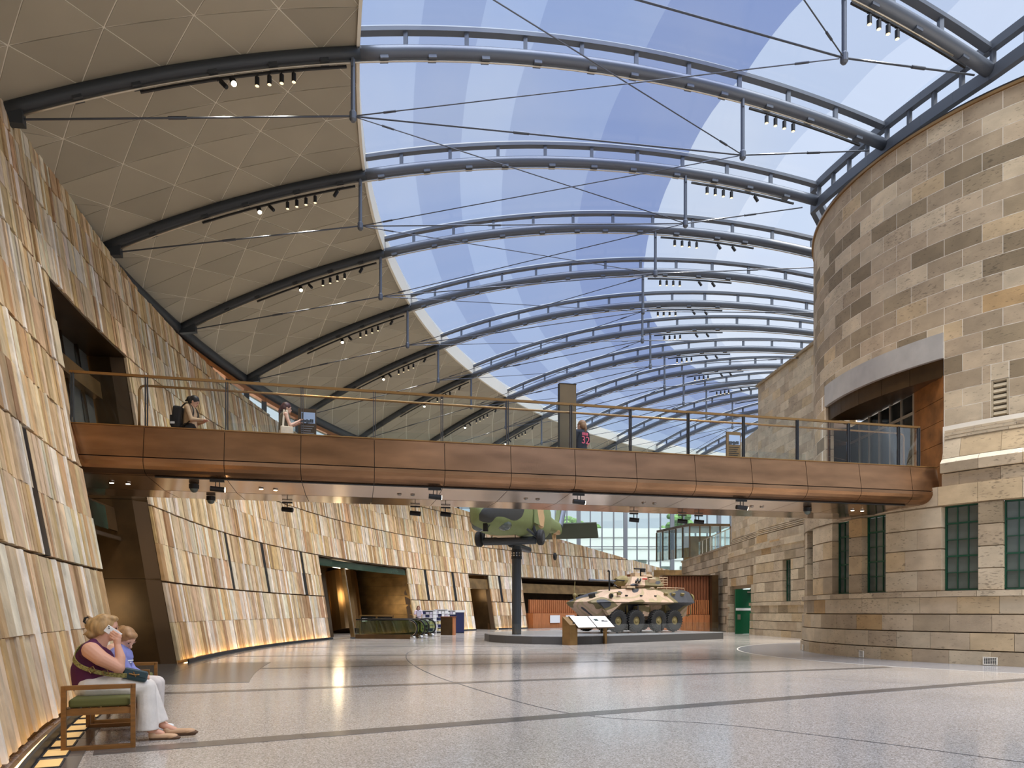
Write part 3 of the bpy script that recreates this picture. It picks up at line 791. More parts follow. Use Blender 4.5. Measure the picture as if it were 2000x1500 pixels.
m_ = MB(); arc_block(m_, 4.3, 4.4, 4.4, -25, 60, 4.4, 7.4, None, 12); dput(m_, 'inner_wall', 'bronze_dark')

# ================================================================ FAR WING OF THE OLD BUILDING
def facade(name, label, P, Q, courses, top, opens=(), w=SWL):
    """straight wall from P (near) to Q (far); courses = list of (h0, h1, out, step)"""
    P, Q = Vector(P), Vector(Q); d = (Q - P).normalized(); n = Vector((-d.y, d.x, 0)); L = (Q - P).length
    t = empty(name, P, 0, label, None, None, 'structure')
    for ci, (h0, h1, out, step, gh) in enumerate(courses):
        s = -step * (0.5 if ci % 2 else 0.0)
        while s < L:
            a, b = max(0, s), min(L, s + step)
            segs = [(a, b)]
            for o0, o1, g0, g1 in opens:
                if h1 > g0 + .05 and h0 < g1 - .05:
                    new = []
                    for x, y in segs:
                        if y <= o0 or x >= o1: new.append((x, y)); continue
                        if x < o0: new.append((x, o0))
                        if y > o1: new.append((o1, y))
                    segs = new
            for x, y in segs:
                if y - x < 0.05: continue
                m_ = MB(); c = stone_col(w)
                q = [d * (x + .004) + n * out, d * (y - .004) + n * out, d * (y - .004) - n * .35, d * (x + .004) - n * .35]
                m_.hexa([v + Vector((0, 0, h0 + gh)) for v in q] + [v + Vector((0, 0, h1)) for v in q], c)
                m_.build('stone_block', M['stone'], t)
            s += step
    m_ = MB()
    hs = sorted(set([0, top] + [x for o in opens for x in o[2:]])); ss = sorted(set([0, L] + [x for o in opens for x in o[:2]]))
    for a, b in zip(ss, ss[1:]):
        for h0, h1 in zip(hs, hs[1:]):
            if any(o[0] <= (a + b) / 2 <= o[1] and o[2] <= (h0 + h1) / 2 <= o[3] for o in opens): continue
            q = [d * a - n * .235, d * b - n * .235, d * b - n * .6, d * a - n * .6]
            m_.hexa([v + Vector((0, 0, h0)) for v in q] + [v + Vector((0, 0, h1)) for v in q])
    m_.build('wall_core', M['groove'], t)
    return t, d, n
LOW = [(0, .33, .12, 1.1, 0), (.33, .79, .1, 1.1, .03), (.79, 1.22, .09, 1.1, .03), (1.22, 1.64, .03, 1.1, .03), (1.64, 1.82, .14, 1.1, 0),
       (1.82, 2.35, .02, 1.1, .03), (2.35, 2.88, .02, 1.1, .03), (2.88, 3.41, .02, 1.1, .03), (3.41, 3.95, .02, 1.1, .03), (3.95, 4.4, .03, 1.2, .03),
       (4.4, 4.75, -.05, 1.2, .03), (4.75, 5.0, .05, 1.2, .0), (5.0, 5.1, .02, 1.2, 0), (5.1, 5.55, -.12, 1.2, .03),
       (5.6, 5.66, -.14, 1.2, 0), (5.7, 5.76, -.16, 1.2, 0), (5.8, 5.86, -.18, 1.2, 0), (5.9, 5.97, -.2, 1.2, 0)]
HIGH = [(5.97 + .4444 * k, 5.97 + .4444 * (k + 1), -.22, 0.95, .006) for k in range(18)]
# facade runs away from the viewer; its left-hand side faces the hall
P1, Q1 = (14.25, 32.4, 0), (13.66, 40.4, 0)
wing, wd, wn_ = facade('wall_right_wing', 'straight sandstone wing beyond the curved building, with one green window', P1, Q1, LOW + HIGH, 13.9, [(3.55, 4.45, 1.82, 3.95)])
c = Vector(P1) + wd * 4.0 - wn_ * .22 + Vector((0, 0, 1.82))
make_window('window_6', 'small green steel window in the straight wing beyond the curved building', c, -wd, 0.9, 1.82, 3.95, 3, 5, (2, 4))
m_ = MB(); q = [wd * 0 - wn_ * 1.2, wd * 8.1 - wn_ * 1.2, wd * 8.1 + wn_ * -.1, wd * 0 + wn_ * -.1]
m_.hexa([v + Vector((0, 0, 13.97)) for v in q] + [v + Vector((0, 0, 14.1)) for v in q], srgb(150, 130, 100)); m_.build('coping', M['stone'], wing)
# end return of the wing, second lower block with the green door, ramp wall beyond
P2, Q2 = (13.80, 40.5, 0), (13.92, 46.2, 0)
door_s = (0.9, 2.9)
HIGH2 = [(5.97 + .4444 * k, 5.97 + .4444 * (k + 1), -.22, 0.95, .006) for k in range(13)]
wing2, wd2, wn2 = facade('wall_right_door', 'low stone block with the open green door, beyond the straight wing', P2, Q2, LOW + HIGH2, 11.7, [(door_s[0], 5.2, 0, 2.75), (0.5, 1.0, 2.9, 3.9)])
P3, Q3 = (13.95, 46.3, 0), (14.45, 61.0, 0)
ramp, wd3, wn3 = facade('wall_right_ramp', 'long low grey stone ramp wall under the glazed balcony', P3, Q3, [(.5 * k, .5 * k + .5, .02 * (k % 2), 1.3, .03) for k in range(11)] + [(5.5, 5.62, .08, 2.0, 0)], 5.5, (), [14, 10, 8, 10, 12, 10, 4, 2, 0])
# ================================================================ ROOF
R_L, R_S = 50.35, 42.85
def R_E(phi):
    if phi > 6: return 28.1
    if phi > -10: return 28.1 - 7.1 * (6 - phi) / 16
    return 21.0
#      # left springing, soffit edge, right end
NODE_L, NODE_R = 42.95, 32.6
def node_h(i, side):
    return 13.1 + 0.02 * min(i, 5) if side == 'L' else 13.55 + 0.16 * min(max(i, 0), 5)
def rp(i, r, dh=0.0): return pol(r, RIBS[i], rib_h(r, i) + dh)
def roof_h(r, phi, dh=0.0): return rib_h(r, rib_idx(phi)) + dh

# --- opaque soffit of triangular boards over the left side
ceiling = empty('ceiling', pol(46, 0, 13), 0, 'grey-beige soffit of triangular boards over the stone wall', None, None, 'structure'); cinv = ceiling.location.copy()
tris = []
ROWS = 4; dr = 1.7
for i in range(-5, 13):
    f0, f1 = RIBS[i], RIBS[i + 1]
    for k in range(ROWS):
        pa, pb = f0 + (f1 - f0) * k / ROWS, f0 + (f1 - f0) * (k + 1) / ROWS
        def row(p, off):
            xs = [R_S]; r = R_S + (0.0 if not off else dr / 2)
            if not off: r += dr
            while r < R_L + .9: xs.append(r); r += dr
            if xs[-1] < R_L + .9: xs.append(R_L + .9)
            return [(x, p) for x in xs]
        A, B = row(pa, k % 2 == 0), row(pb, k % 2 == 1)
        ia = ib = 0
        while ia < len(A) - 1 or ib < len(B) - 1:
            na = A[ia + 1][0] if ia < len(A) - 1 else 1e9
            nb = B[ib + 1][0] if ib < len(B) - 1 else 1e9
            if na <= nb: tris.append((A[ia], A[ia + 1], B[ib])); ia += 1
            else: tris.append((A[ia], B[ib + 1], B[ib])); ib += 1
def sp(q, dh): return pol(q[0], q[1], roof_h(q[0], q[1], 0.12 + dh))
built = []
for t3 in tris:
    c = (sum(q[0] for q in t3) / 3, sum(q[1] for q in t3) / 3)
    V = [sp(q, 0) for q in t3]; cc = (V[0] + V[1] + V[2]) / 3
    # inset each triangle by a constant joint
    ar = ((V[1] - V[0]).cross(V[2] - V[0])).length / 2; per = sum((V[j] - V[j - 1]).length for j in range(3))
    if ar < 0.02: continue
    inr = 2 * ar / per; s = max(0.5, 1 - 0.014 / inr)
    lo = [cc + (v - cc) * s for v in V]; up = [v + Vector((0, 0, .03)) for v in lo]
    j = rnd.uniform(0.95, 1.04); col = srgb(156 * j, 149 * j, 132 * j)
    built.append((px_area(lo), lo + up, col))
built.sort(key=lambda t: -t[0])
rest = MB()
TF = [(0, 1, 2), (5, 4, 3), (0, 3, 4, 1), (1, 4, 5, 2), (2, 5, 3, 0)]
for k, (ar, vs, col) in enumerate(built):
    vs = [v - cinv for v in vs]
    if k < 300 and ar > 80:
        m_ = MB(); m_.add(vs, TF, col); m_.build('soffit_panel', M['soffit'], ceiling)
    else: rest.add(vs, TF, col)
rest.build('soffit_panel_field', M['soffit'], ceiling, kind='stuff')
m_ = MB()
for i in range(-5, 13):
    for k in range(4):
        a, b = RIBS[i] + (RIBS[i + 1] - RIBS[i]) * k / 4, RIBS[i] + (RIBS[i + 1] - RIBS[i]) * (k + 1) / 4
        rs = [R_S + (R_L + .9 - R_S) * q / 8 for q in range(9)]
        for r0, r1 in zip(rs, rs[1:]):
            lo = [sp((r0, a), .012), sp((r0, b), .012), sp((r1, b), .012), sp((r1, a), .012)]
            m_.add([v - cinv for v in lo] + [v - cinv + Vector((0, 0, .45)) for v in lo], [(0, 1, 2, 3), (7, 6, 5, 4), (0, 4, 5, 1), (2, 6, 7, 3), (1, 5, 6, 2), (3, 7, 4, 0)])
m_.build('joint_backing', M['soffit_joint'], ceiling)
m_ = MB()
for i in range(-5, 13):
    for k in range(4):
        a, b = RIBS[i] + (RIBS[i + 1] - RIBS[i]) * k / 4, RIBS[i] + (RIBS[i + 1] - RIBS[i]) * (k + 1) / 4
        lo = [sp((R_S - .06, a), -.06), sp((R_S - .06, b), -.06), sp((R_S + .02, b), -.06), sp((R_S + .02, a), -.06)]
        m_.hexa([v - cinv for v in lo] + [v - cinv + Vector((0, 0, .75)) for v in lo])
m_.build('soffit_edge_trim', M['soffit_joint'], ceiling)

# --- film cushions: one panel per strip and bay
canopy = empty('ceiling_canopy', pol(36, -10, 15), 0, 'transparent film roof in blue and white printed strips over the hall', None, None, 'structure'); kinv = canopy.location.copy()
SAG = 0.18
for i in range(-5, 13):
    f0, f1 = RIBS[i] - .1, RIBS[i + 1] + .1
    for j in range(15):
        r0, r1 = R_S - .05 - 1.47 * j, R_S - .05 - 1.47 * (j + 1)
        if r0 < max(R_E(f0), R_E(f1)) + .2: break
        m_ = MB(); N = 6; K = 3
        g = [[None] * (N + 1) for _ in range(K + 1)]
        for a in range(K + 1):
            for b in range(N + 1):
                f = f0 + (f1 - f0) * b / N; r = r0 + (max(r1, R_E(f) - .1) - r0) * a / K
                s = math.sin(PI * b / N)
                ed = 1.0
                g[a][b] = pol(r, f, roof_h(r, f, 0.62 + SAG * s * ed)) - kinv
        vs = [p for row_ in g for p in row_]
        m_.add(vs, [(a * (N + 1) + b, a * (N + 1) + b + 1, (a + 1) * (N + 1) + b + 1, (a + 1) * (N + 1) + b) for a in range(K) for b in range(N)])
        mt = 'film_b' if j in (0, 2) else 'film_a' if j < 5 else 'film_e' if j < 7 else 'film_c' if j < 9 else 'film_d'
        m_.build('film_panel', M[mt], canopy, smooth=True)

# --- arched ribs
ORDN = {-5: 'farthest arched steel rib behind the viewer', -4: 'second farthest arched steel rib behind the viewer', -3: 'arched steel rib well behind the viewer', -2: 'arched steel rib just behind the viewer', -1: 'arched steel rib above the viewer', 0: 'nearest visible arched steel rib, crossing the top right corner', 1: 'arched steel rib springing at the top of the near stone wall', 2: 'arched steel rib just beyond the one at the wall top corner'}
def make_rib(i):
    R_R = R_E(RIBS[i])
    lab = ORDN.get(i) or '%s arched steel rib counted from the top right corner of the roof' % ORD[i + 1]
    root = empty('roof_rib', pol(R_L, RIBS[i], 0), 0, lab, 'roof rib', 'arched steel ribs of the glass roof'); inv = root.location.copy()
    L = lambda p: Vector(p) - inv
    def b(mb, nm, mt, sm=False):
        mb.v = [tuple(Vector(v) - inv) for v in mb.v]; return mb.build(nm, M[mt], root, smooth=sm, fixn=not sm)
    m_ = MB(); m_.tube([rp(i, R_L + .1 - (R_L + .1 - R_S + .1) * k / 14) for k in range(15)], 0.155, 12); b(m_, 'arch_tube', 'steel_dark', True)
    m_ = MB(); m_.tube([rp(i, R_S - (R_S - R_R) * k / 26) for k in range(27)], 0.155, 12); b(m_, 'arch_tube', 'steel', True)
    m_ = MB()
    P = [rp(i, R_S - (R_S - R_R) * k / 26, .52) for k in range(27)]
    for p, q in zip(P, P[1:]): m_.bar(p, q, 0.2, 0.1)
    b(m_, 'top_chord', 'steel')
    r = R_S - 1.15; k = 0
    while r > R_R + .3:
        m_ = MB(); m_.bar(rp(i, r, .12), rp(i, r, .5), .12, .1); b(m_, 'post', 'steel'); r -= 1.5
    near = 0 <= i <= 8
    # struts and tie rods
    nl, nr = pol(NODE_L, RIBS[i], node_h(i, 'L')), pol(NODE_R, RIBS[i], node_h(i, 'R'))
    for nd, rr in ((nl, NODE_L), (nr, NODE_R)):
        m_ = MB(); top = rp(i, rr, -.12); m_.cyl(top, nd, .055, 10)
        m_.bar(top + Vector((0, 0, .02)), top - Vector((0, 0, .22)), .16, .05)
        b(m_, 'strut', 'steel')
        m_ = MB(); m_.tube([nd + Vector((0, 0, .12)), nd + Vector((0, 0, .08)), nd - Vector((0, 0, .08)), nd - Vector((0, 0, .13))], [.06, .085, .085, .05], 12); b(m_, 'node_casting', 'steel')
    a = pol(R_L - .35, RIBS[i], rib_h(R_L - .35, i) - .28); z = pol(R_R + .5, RIBS[i], rib_h(R_R + .5, i) - .35)
    for p, q, fr in ((a, nl, .45), (nl, nr, .4), (nr, z, .55)):
        m_ = MB(); m_.cyl(p, q, .022, 8)
        c = p + (q - p) * fr; d = (q - p).normalized(); m_.cyl(c - d * .2, c + d * .2, .036, 8); b(m_, 'tie_rod', 'rod')
    # springing bracket
    m_ = MB(); p0 = rp(i, R_L + .15, -.05); p1 = pol(R_L - .45, RIBS[i], rib_h(R_L - .45, i) - .3)
    m_.bar(p0, p1, .2, .3); b(m_, 'springing_bracket', 'steel_dark')
    # conduit and light track under the arch, clips
    m_ = MB(); m_.tube([rp(i, R_L - .3 - (R_L - R_R - 1.5) * k / 36, -.215) for k in range(37)], 0.022, 6); b(m_, 'conduit', 'conduit', True)
    for ra, rb in ((47.6, 43.1), (32.4, 28.9)):
        m_ = MB(); pts = [rp(i, ra + (rb - ra) * k / 6, -.30) for k in range(7)]
        for p, q in zip(pts, pts[1:]): m_.bar(p, q, .05, .05)
        b(m_, 'light_track', 'black')
    if near:
        q = random.Random(100 + i)
        for k in range(16):
            r = R_L - 1.3 - k * 1.32 - q.uniform(0, .35)
            m_ = MB(); d = (rp(i, r - .1) - rp(i, r)).normalized()
            c = rp(i, r, -.15); m_.bar(c - d * .1, c + d * .1, .2, .08); b(m_, 'junction_box', 'steel_dark' if r > R_S else 'steel')
    return root
for i in range(-5, 14): make_rib(i)
# diagonal bracing rods between neighbouring ribs
nb = 0
for i in range(-1, 11):
    for p, q, w in ((pol(NODE_L, RIBS[i], node_h(i, 'L')), pol(NODE_R, RIBS[i + 1], node_h(i + 1, 'R')), 'falling'), (pol(NODE_R, RIBS[i], node_h(i, 'R')), pol(NODE_L, RIBS[i + 1], node_h(i + 1, 'L')), 'rising')):
        m_ = MB(); d = (q - p).normalized(); m_.cyl(p + d * .1, q - d * .1, .014, 7)
        for c in (p + d * .9, q - d * .9): m_.cyl(c - d * .15, c + d * .15, .026, 8)
        o = m_.build('brace_rod', M['rod'])
        bay = 'the bay overhead' if i == -1 else 'the %s roof bay' % ORD[i + 1]
        tag(o, 'thin steel rod crossing %s, %s' % (bay, 'receding to its right' if w == 'falling' else 'receding to its left'), 'rod', 'diagonal bracing rods'); nb += 1

# --- perimeter beams: left eaves tube with copper fascia, right edge frame on the old building
t = empty('trim_5', pol(R_L, 0, 12), 0, 'dark round eaves beam with copper fascia along the top of the stone wall', None, None, 'structure'); inv = t.location.copy()
m_ = MB(); m_.tube([pol(R_L + .25, 34 - 2 * k, 12.0) - inv for k in range(50)], .2, 12); m_.build('eaves_tube', M['steel_dark'], t, smooth=True)
for k in range(24):
    a = 12 - 3.0 * k; m_ = MB(); ring_strip(R_L + .28, R_L + .4, a, a - 2.96, 11.55, 11.74, m_, 1)
    ring_strip(R_L + .4, R_L + .9, a, a - 2.96, 11.72, 11.78, m_, 1)
    m_.v = [tuple(Vector(v) - inv) for v in m_.v]; m_.build('copper_fascia', M['orange_metal'], t)
t = empty('trim_6', pol(27, 0, 14.5), 0, 'blue-grey steel edge frame of the roof above the old building', None, None, 'structure'); inv = t.location.copy()
for dh, w, h, nm in ((.55, .18, .22, 'top_rail'), (-.1, .16, .3, 'bottom_rail')):
    m_ = MB(); P = [pol(R_E(FF) - .05, FF, roof_h(R_E(FF), FF, dh)) - inv for FF in [40 - 2 * k for k in range(53)]]
    for p, q in zip(P, P[1:]): m_.bar(p, q, w, h)
    m_.build(nm, M['steel'], t)
for k in range(64):
    f = FF = 40 - 1.66 * k; m_ = MB(); m_.bar(pol(R_E(FF) - .05, f, roof_h(R_E(FF), f, 0)) - inv, pol(R_E(FF) - .05, f, roof_h(R_E(FF), f, .5)) - inv, .1); m_.build('edge_post', M['steel'], t)

# --- clerestory glazing between the falling wall top and the eaves
t = empty('window_7', pol(50, -20, 10), 0, 'strip of clerestory panes between the stone wall top and the eaves', None, None, 'structure'); inv = t.location.copy()
f = 8.0
while f > -36:
    f2 = f - 1.9; h0, h1 = wall_top(f) - .15, wall_top(f2) - .15
    a, b_, c_, d_ = pol(R_L + .4, f, h0 - .6), pol(R_L + .4, f2, h1 - .6), pol(R_L + .4, f2, 11.75), pol(R_L + .4, f, 11.75)
    if h0 < 11.6:
        m_ = MB(); m_.add([v - inv for v in (a, b_, c_, d_)], [(0, 1, 2, 3)]); m_.build('pane', M['glass_facade'], t)
        m_ = MB(); m_.bar(a - inv, d_ - inv, .1, .22); m_.build('mullion', M['steel_dark'], t)
        if 11.75 - h0 > 1.2:
            m_ = MB(); m_.bar(a + (d_ - a) * .5 - inv, b_ + (c_ - b_) * .5 - inv, .06, .1); m_.build('transom', M['timber_dark'], t)
    f = f2
# --- far glazed end wall
t = empty('wall_far', (12, 78, 0), 0, 'tall glazed end wall with slim steel mullions at the far end', None, None, 'structure')
GX0, GX1, GY = -20.0, 22.0, 0.0
n = int((GX1 - GX0) / 1.27)
for k in range(n + 1):
    x = GX0 + 1.27 * k; w = .42 if k % 4 == 0 else .1
    m_ = MB(); m_.box((x, -.1, 9), (w, .35, 18)); m_.build('mullion', M['steel'], t)
    if k < n:
        for h0, h1 in ((0, 4.2), (4.2, 8.4), (8.4, 12.6), (12.6, 18)):
            m_ = MB(); m_.box((x + .635, 0, (h0 + h1) / 2), (1.2, .02, h1 - h0 - .04)); m_.build('pane', M['glass_facade'], t)
for h in (4.2, 8.4, 12.6):
    m_ = MB(); m_.box(((GX0 + GX1) / 2, -.08, h), (GX1 - GX0, .12, .1)); m_.build('transom', M['steel'], t)
# ================================================================ BRIDGE
BA, BB = Vector((-9.6, 13.72, 0)), Vector((10.85, 18.28, 0))     # near top edge, left to right
bd = (BB - BA).normalized(); bn = Vector((-bd.y, bd.x, 0))        # bn points away from the viewer
BL = (BB - BA).length; BW = 3.2
bridge = empty('footbridge', BA + Vector((0, 0, 4)), 0, 'copper clad footbridge with glass balustrades spanning the hall', 'bridge'); binv = bridge.location.copy()
def bp(s, o, h): return BA + bd * s + bn * o + Vector((0, 0, h)) - binv
def s_at(px, h, o=0.0):
    """distance along the bridge whose near edge (offset o) shows at image column px"""
    k = (px - 1000) / F_PX
    q = BA + bn * o
    return (k * q.y - q.x) / (bd.x - k * bd.y)
TOPH = 4.96
joint_px = [152, 282, 439, 588, 731, 868, 997, 1122, 1241, 1356, 1466, 1573, 1677, 1777]
js = [s_at(x, TOPH) for x in joint_px]; js[0] = 0.0; js.append(BL - .02)
FLAT = [(0.0, TOPH), (-.10, 4.34)]
arcp = [(-.10 + .02 * 0, 4.32)] + [(-.115 + .30 * (1 - math.cos(t)), 4.32 - .30 * math.sin(t)) for t in [PI / 2 * k / 6 for k in range(1, 7)]]
KEEL = BW / 2
def strip(mb, s0, s1, prof, th=0.03):
    g = .006
    for (o0, h0), (o1, h1) in zip(prof, prof[1:]):
        d = Vector((o1 - o0, h1 - h0)).normalized(); nx, ny = -d.y * -1 * th, d.x * -1 * th
        # thickness goes towards the inside of the bridge
        ix, iy = (-d.y * th, d.x * th)
        p = [bp(s0 + g, o0, h0), bp(s1 - g, o0, h0), bp(s1 - g, o1, h1), bp(s0 + g, o1, h1)]
        q = [bp(s0 + g, o0 + ix, h0 + iy), bp(s1 - g, o0 + ix, h0 + iy), bp(s1 - g, o1 + ix, h1 + iy), bp(s0 + g, o1 + ix, h1 + iy)]
        mb.hexa(p + q)
for s0, s1 in zip(js, js[1:]):
    m_ = MB(); strip(m_, s0, s1, FLAT); m_.build('fascia_panel', M['copper'], bridge)
    m_ = MB(); strip(m_, s0, s1, arcp); smooth_by_angle(m_.build('rolled_edge_panel', M['copper'], bridge), 40)
    o0, h0 = arcp[-1]
    m_ = MB(); strip(m_, s0, s1, [(o0 + .02, 4.015), (1.55, 3.95)]); m_.build('underside_panel', M['copper_under'], bridge)
    m_ = MB(); strip(m_, s0, s1, [(1.565, 3.948), (2.95, 4.0)]); m_.build('underside_panel', M['copper_under'], bridge)
    m_ = MB(); strip(m_, s0, s1, [(2.96, 4.0), (3.3, 4.34), (3.2, TOPH)]); m_.build('rear_fascia_panel', M['copper'], bridge)
m_ = MB()   # dark core behind the joints and the deck
prof = [(.045, TOPH - .02), (-.06, 4.34), (.0, 4.12), (.2, 4.05), (1.55, 3.99), (2.94, 4.04), (3.2, 4.36), (3.15, TOPH - .02), (3.0, TOPH - .02), (3.0, 4.45), (.2, 4.45), (.2, TOPH - .02)]
m_.prism(prof, 0.03, BL - .05, lambda x, y, s: bp(s, x, y)); m_.build('deck_core', M['black'], bridge)
m_ = MB(); m_.box((0, 0, 0), (1, 1, 1)); m_.v = []; m_.f = []; m_.c = []; m_.m = []
m_.bar(bp(0, .02, TOPH + .004), bp(BL, .02, TOPH + .004), .07, .02); m_.build('edge_trim', M['brass'], bridge)
m_ = MB(); m_.hexa([bp(0, .2, 4.45), bp(BL, .2, 4.45), bp(BL, 3.0, 4.45), bp(0, 3.0, 4.45), bp(0, .2, 4.47), bp(BL, .2, 4.47), bp(BL, 3.0, 4.47), bp(0, 3.0, 4.47)]); m_.build('deck_boards', M['timber_dark'], bridge)
# light track slot line
m_ = MB(); m_.bar(bp(2.5, .2, 4.0), bp(BL - .8, .2, 4.0), .05, .02); m_.build('underside_slot', M['black'], bridge)
# near balustrade
post_px = [141, 286, 443, 590, 731, 863, 991, 1115, 1231, 1344, 1452, 1557, 1657, 1755, 1794]
ps = [max(.9, s_at(x, 5.2, .08)) for x in post_px]
RH = 6.0
for s in ps:
    m_ = MB()
    for e in (-.02, .02): m_.bar(bp(s + e, .08, 4.6), bp(s + e, .08, RH - .03), .06, .014, up=bd)
    m_.build('balustrade_post', M['steel_dark'], bridge)
for s0, s1 in zip(ps, ps[1:]):
    m_ = MB(); m_.hexa([bp(s0 + .05, .075, 4.7), bp(s1 - .05, .075, 4.7), bp(s1 - .05, .087, 4.7), bp(s0 + .05, .087, 4.7), bp(s0 + .05, .075, RH - .05), bp(s1 - .05, .075, RH - .05), bp(s1 - .05, .087, RH - .05), bp(s0 + .05, .087, RH - .05)])
    m_.build('glass_pane', M['glass'], bridge)
m_ = MB(); m_.bar(bp(ps[0] - .05, .08, RH - .02), bp(ps[-1] + .03, .08, RH - .02), .05, .05); m_.build('top_rail', M['brass'], bridge)
hs = RH - .17
m_ = MB(); sL, sR = s_at(272, 5.5, .2), s_at(1765, 5.5, .2)
m_.tube([bp(sL, .2, 4.5), bp(sL, .2, hs - .1), bp(sL + .03, .2, hs - .03), bp(sL + .1, .2, hs), bp(sR - .1, .2, hs), bp(sR - .03, .2, hs - .03), bp(sR, .2, hs - .1), bp(sR, .2, 4.5)], .024, 10); m_.build('handrail', M['brass'], bridge, smooth=True)
# far balustrade
for k in range(12):
    s = 2.3 + 1.55 * k
    m_ = MB(); m_.bar(bp(s, 3.12, 4.6), bp(s, 3.12, 5.16), .05, .03, up=bd); m_.build('rear_post', M['conduit'], bridge)
m_ = MB(); m_.bar(bp(1.0, 3.1, 5.19), bp(17.6, 3.1, 5.19), .05, .05); m_.build('rear_low_rail', M['brass'], bridge)
for k in range(11):
    s = 2.3 + 1.55 * k
    m_ = MB(); m_.hexa([bp(s + .02, 3.12, 4.6), bp(s + 1.53, 3.12, 4.6), bp(s + 1.53, 3.13, 4.6), bp(s + .02, 3.13, 4.6), bp(s + .02, 3.12, 5.9), bp(s + 1.53, 3.12, 5.9), bp(s + 1.53, 3.13, 5.9), bp(s + .02, 3.13, 5.9)]); m_.build('rear_glass_pane', M['glass'], bridge)
# recessed downlights in the underside
for k, px in enumerate([(218, 941), (250, 943), (510, 953), (538, 955), (780, 964), (806, 965), (1027, 973), (1050, 974), (1257, 981), (1278, 982), (1468, 988), (1488, 989), (1665, 995), (1684, 996)]):
    x, y = px; h = 3.985
    d = Vector(((x - 1000) / F_PX, 1, (HOR - y) / F_PX)); t = (h - EYE) / d.z; p = Vector((0, 0, EYE)) + d * t
    lit = x < 300 or 480 < x < 545 or x > 1600
    rel = p - BA; s_, o_ = rel.dot(bd), rel.dot(bn)
    hh = 4.0 - .05 * min(1, max(0, (o_ - .2) / 1.35)) if o_ < 1.56 else 3.95 + .05 * (o_ - 1.56) / 1.4
    o = empty('downlight', BA + bd * s_ + bn * o_ + Vector((0, 0, hh)), 0, 'small round recessed downlight in the bridge underside, %s from the left' % (ORD[k + 1] if k + 1 < len(ORD) else ''), 'downlight', 'downlights under the bridge')
    m_ = MB(); m_.tube([(0, 0, -.016), (0, 0, -.003)], .055, 14); m_.build('ring', M['chrome'], o)
    m_ = MB(); m_.tube([(0, 0, -.019), (0, 0, -.014)], .04, 14); m_.build('lens', M['lamp_warm'] if lit else M['black'], o)
# ================================================================ TRACK SPOTLIGHTS
def spot_proto(lens, big=False):
    o = empty('spotlight', (0, 0, 0), 0, 'x', 'spotlight', 'track spotlights')
    m_ = MB(); m_.cyl((0, 0, 0), (0, 0, -.09), .012, 8); m_.bar((-.05, 0, -.01), (.05, 0, -.01), .04, .03); m_.build('bracket', M['black'], o)
    m_ = MB(); R = .07 if big else .052
    m_.tube([(0, 0, -.07), (0, 0, -.08), (0, 0, -.27), (0, 0, -.275)], [R * .7, R, R, R * .95], 14); m_.build('barrel', M['black'], o)
    m_ = MB(); m_.tube([(0, 0, -.277), (0, 0, -.281)], R * .86, 14); m_.build('lens', M[lens], o)
    return o
PROTO = {k: spot_proto(l, b) for k, l, b in (('dim', 'lamp_dim', False), ('lit', 'lamp_warm', True), ('off', 'black', False))}
used = set()
def place_spot(kind, p, label, group, tilt=None, scale=1.0):
    if kind in used: o = copy_tree(PROTO[kind])
    else: used.add(kind); o = PROTO[kind]
    o.location = p; o['label'] = label; o['group'] = group
    if tilt: o.rotation_euler = tilt
    o.scale = (scale,) * 3
    return o
RN = {0: 'the rib in the top right corner'}
def rib_name(i): return RN.get(i) or 'the %s rib from upper right' % ORD[i + 1]
for i in range(0, 10):
    rz = math.radians(RIBS[i]) + PI
    if i > 0:
        a, b = (45.68, 45.96) if i == 1 else (45.98, 45.7)
        place_spot('lit', rp(i, a, -.30), 'brightly lit spotlight under %s' % rib_name(i), 'lit spotlights under the soffit', (0.5, 0.3, rz))
        place_spot('off', rp(i, b, -.30), 'unlit tilted spotlight beside the lit one under %s' % rib_name(i), 'tilted spotlights', (0.2, 0.75, rz))
        for k in range(4):
            place_spot('dim', rp(i, 45.12 - .272 * k, -.30), '%s of four soffit-side spotlights under %s' % (ORD[k + 1], rib_name(i)), 'rows of four spotlights under the soffit')
        if i >= 2: place_spot('off', rp(i, 43.6, -.30), 'tilted black spotlight by the strut of %s' % rib_name(i), 'tilted spotlights', (0.1, -0.5, rz))
    for k in range(4):
        place_spot('dim', rp(i, 31.87 - .275 * k, -.30), '%s of four glass-side spotlights under %s' % (ORD[k + 1], rib_name(i)), 'rows of four spotlights under the glass')
    if i >= 2:
        place_spot('off', rp(i, 30.3, -.30), 'tilted spotlight past the glass-side row under %s' % rib_name(i), 'tilted spotlights', (0.0, 0.6, rz))
        if i >= 3: place_spot('off', rp(i, 29.75, -.30), 'last tilted spotlight toward the old building under %s' % rib_name(i), 'tilted spotlights', (0.0, 0.6, rz))
# the light those fittings give
def lamp(name, p, aim, w, ang=70, col=(1, 0.9, 0.76), blend=0.6, size=0.08):
    d = bpy.data.lights.new(name, 'SPOT'); d.energy = w; d.spot_size = math.radians(ang); d.spot_blend = blend; d.color = col; d.shadow_soft_size = size
    o = bpy.data.objects.new(name, d); COL.objects.link(o); o.location = p
    o.rotation_euler = (Vector(aim) - Vector(p)).to_track_quat('-Z', 'Y').to_euler(); return o
for i in range(0, 9):
    p = rp(i, 44.7, -.65); lamp('spot_lamp', p, (p.x, p.y, 0), 900, 80)
    p = rp(i, 31.4, -.65); lamp('spot_lamp', p, (p.x - 1.5, p.y, 0), 700, 80)
for i in range(-2, 9):
    p = rp(i, 45.9, -.65); lamp('wall_wash_lamp', p, wall_pt(RIBS[i] + 3.0, 3.2), 520, 75, (1, .9, .74), .8)
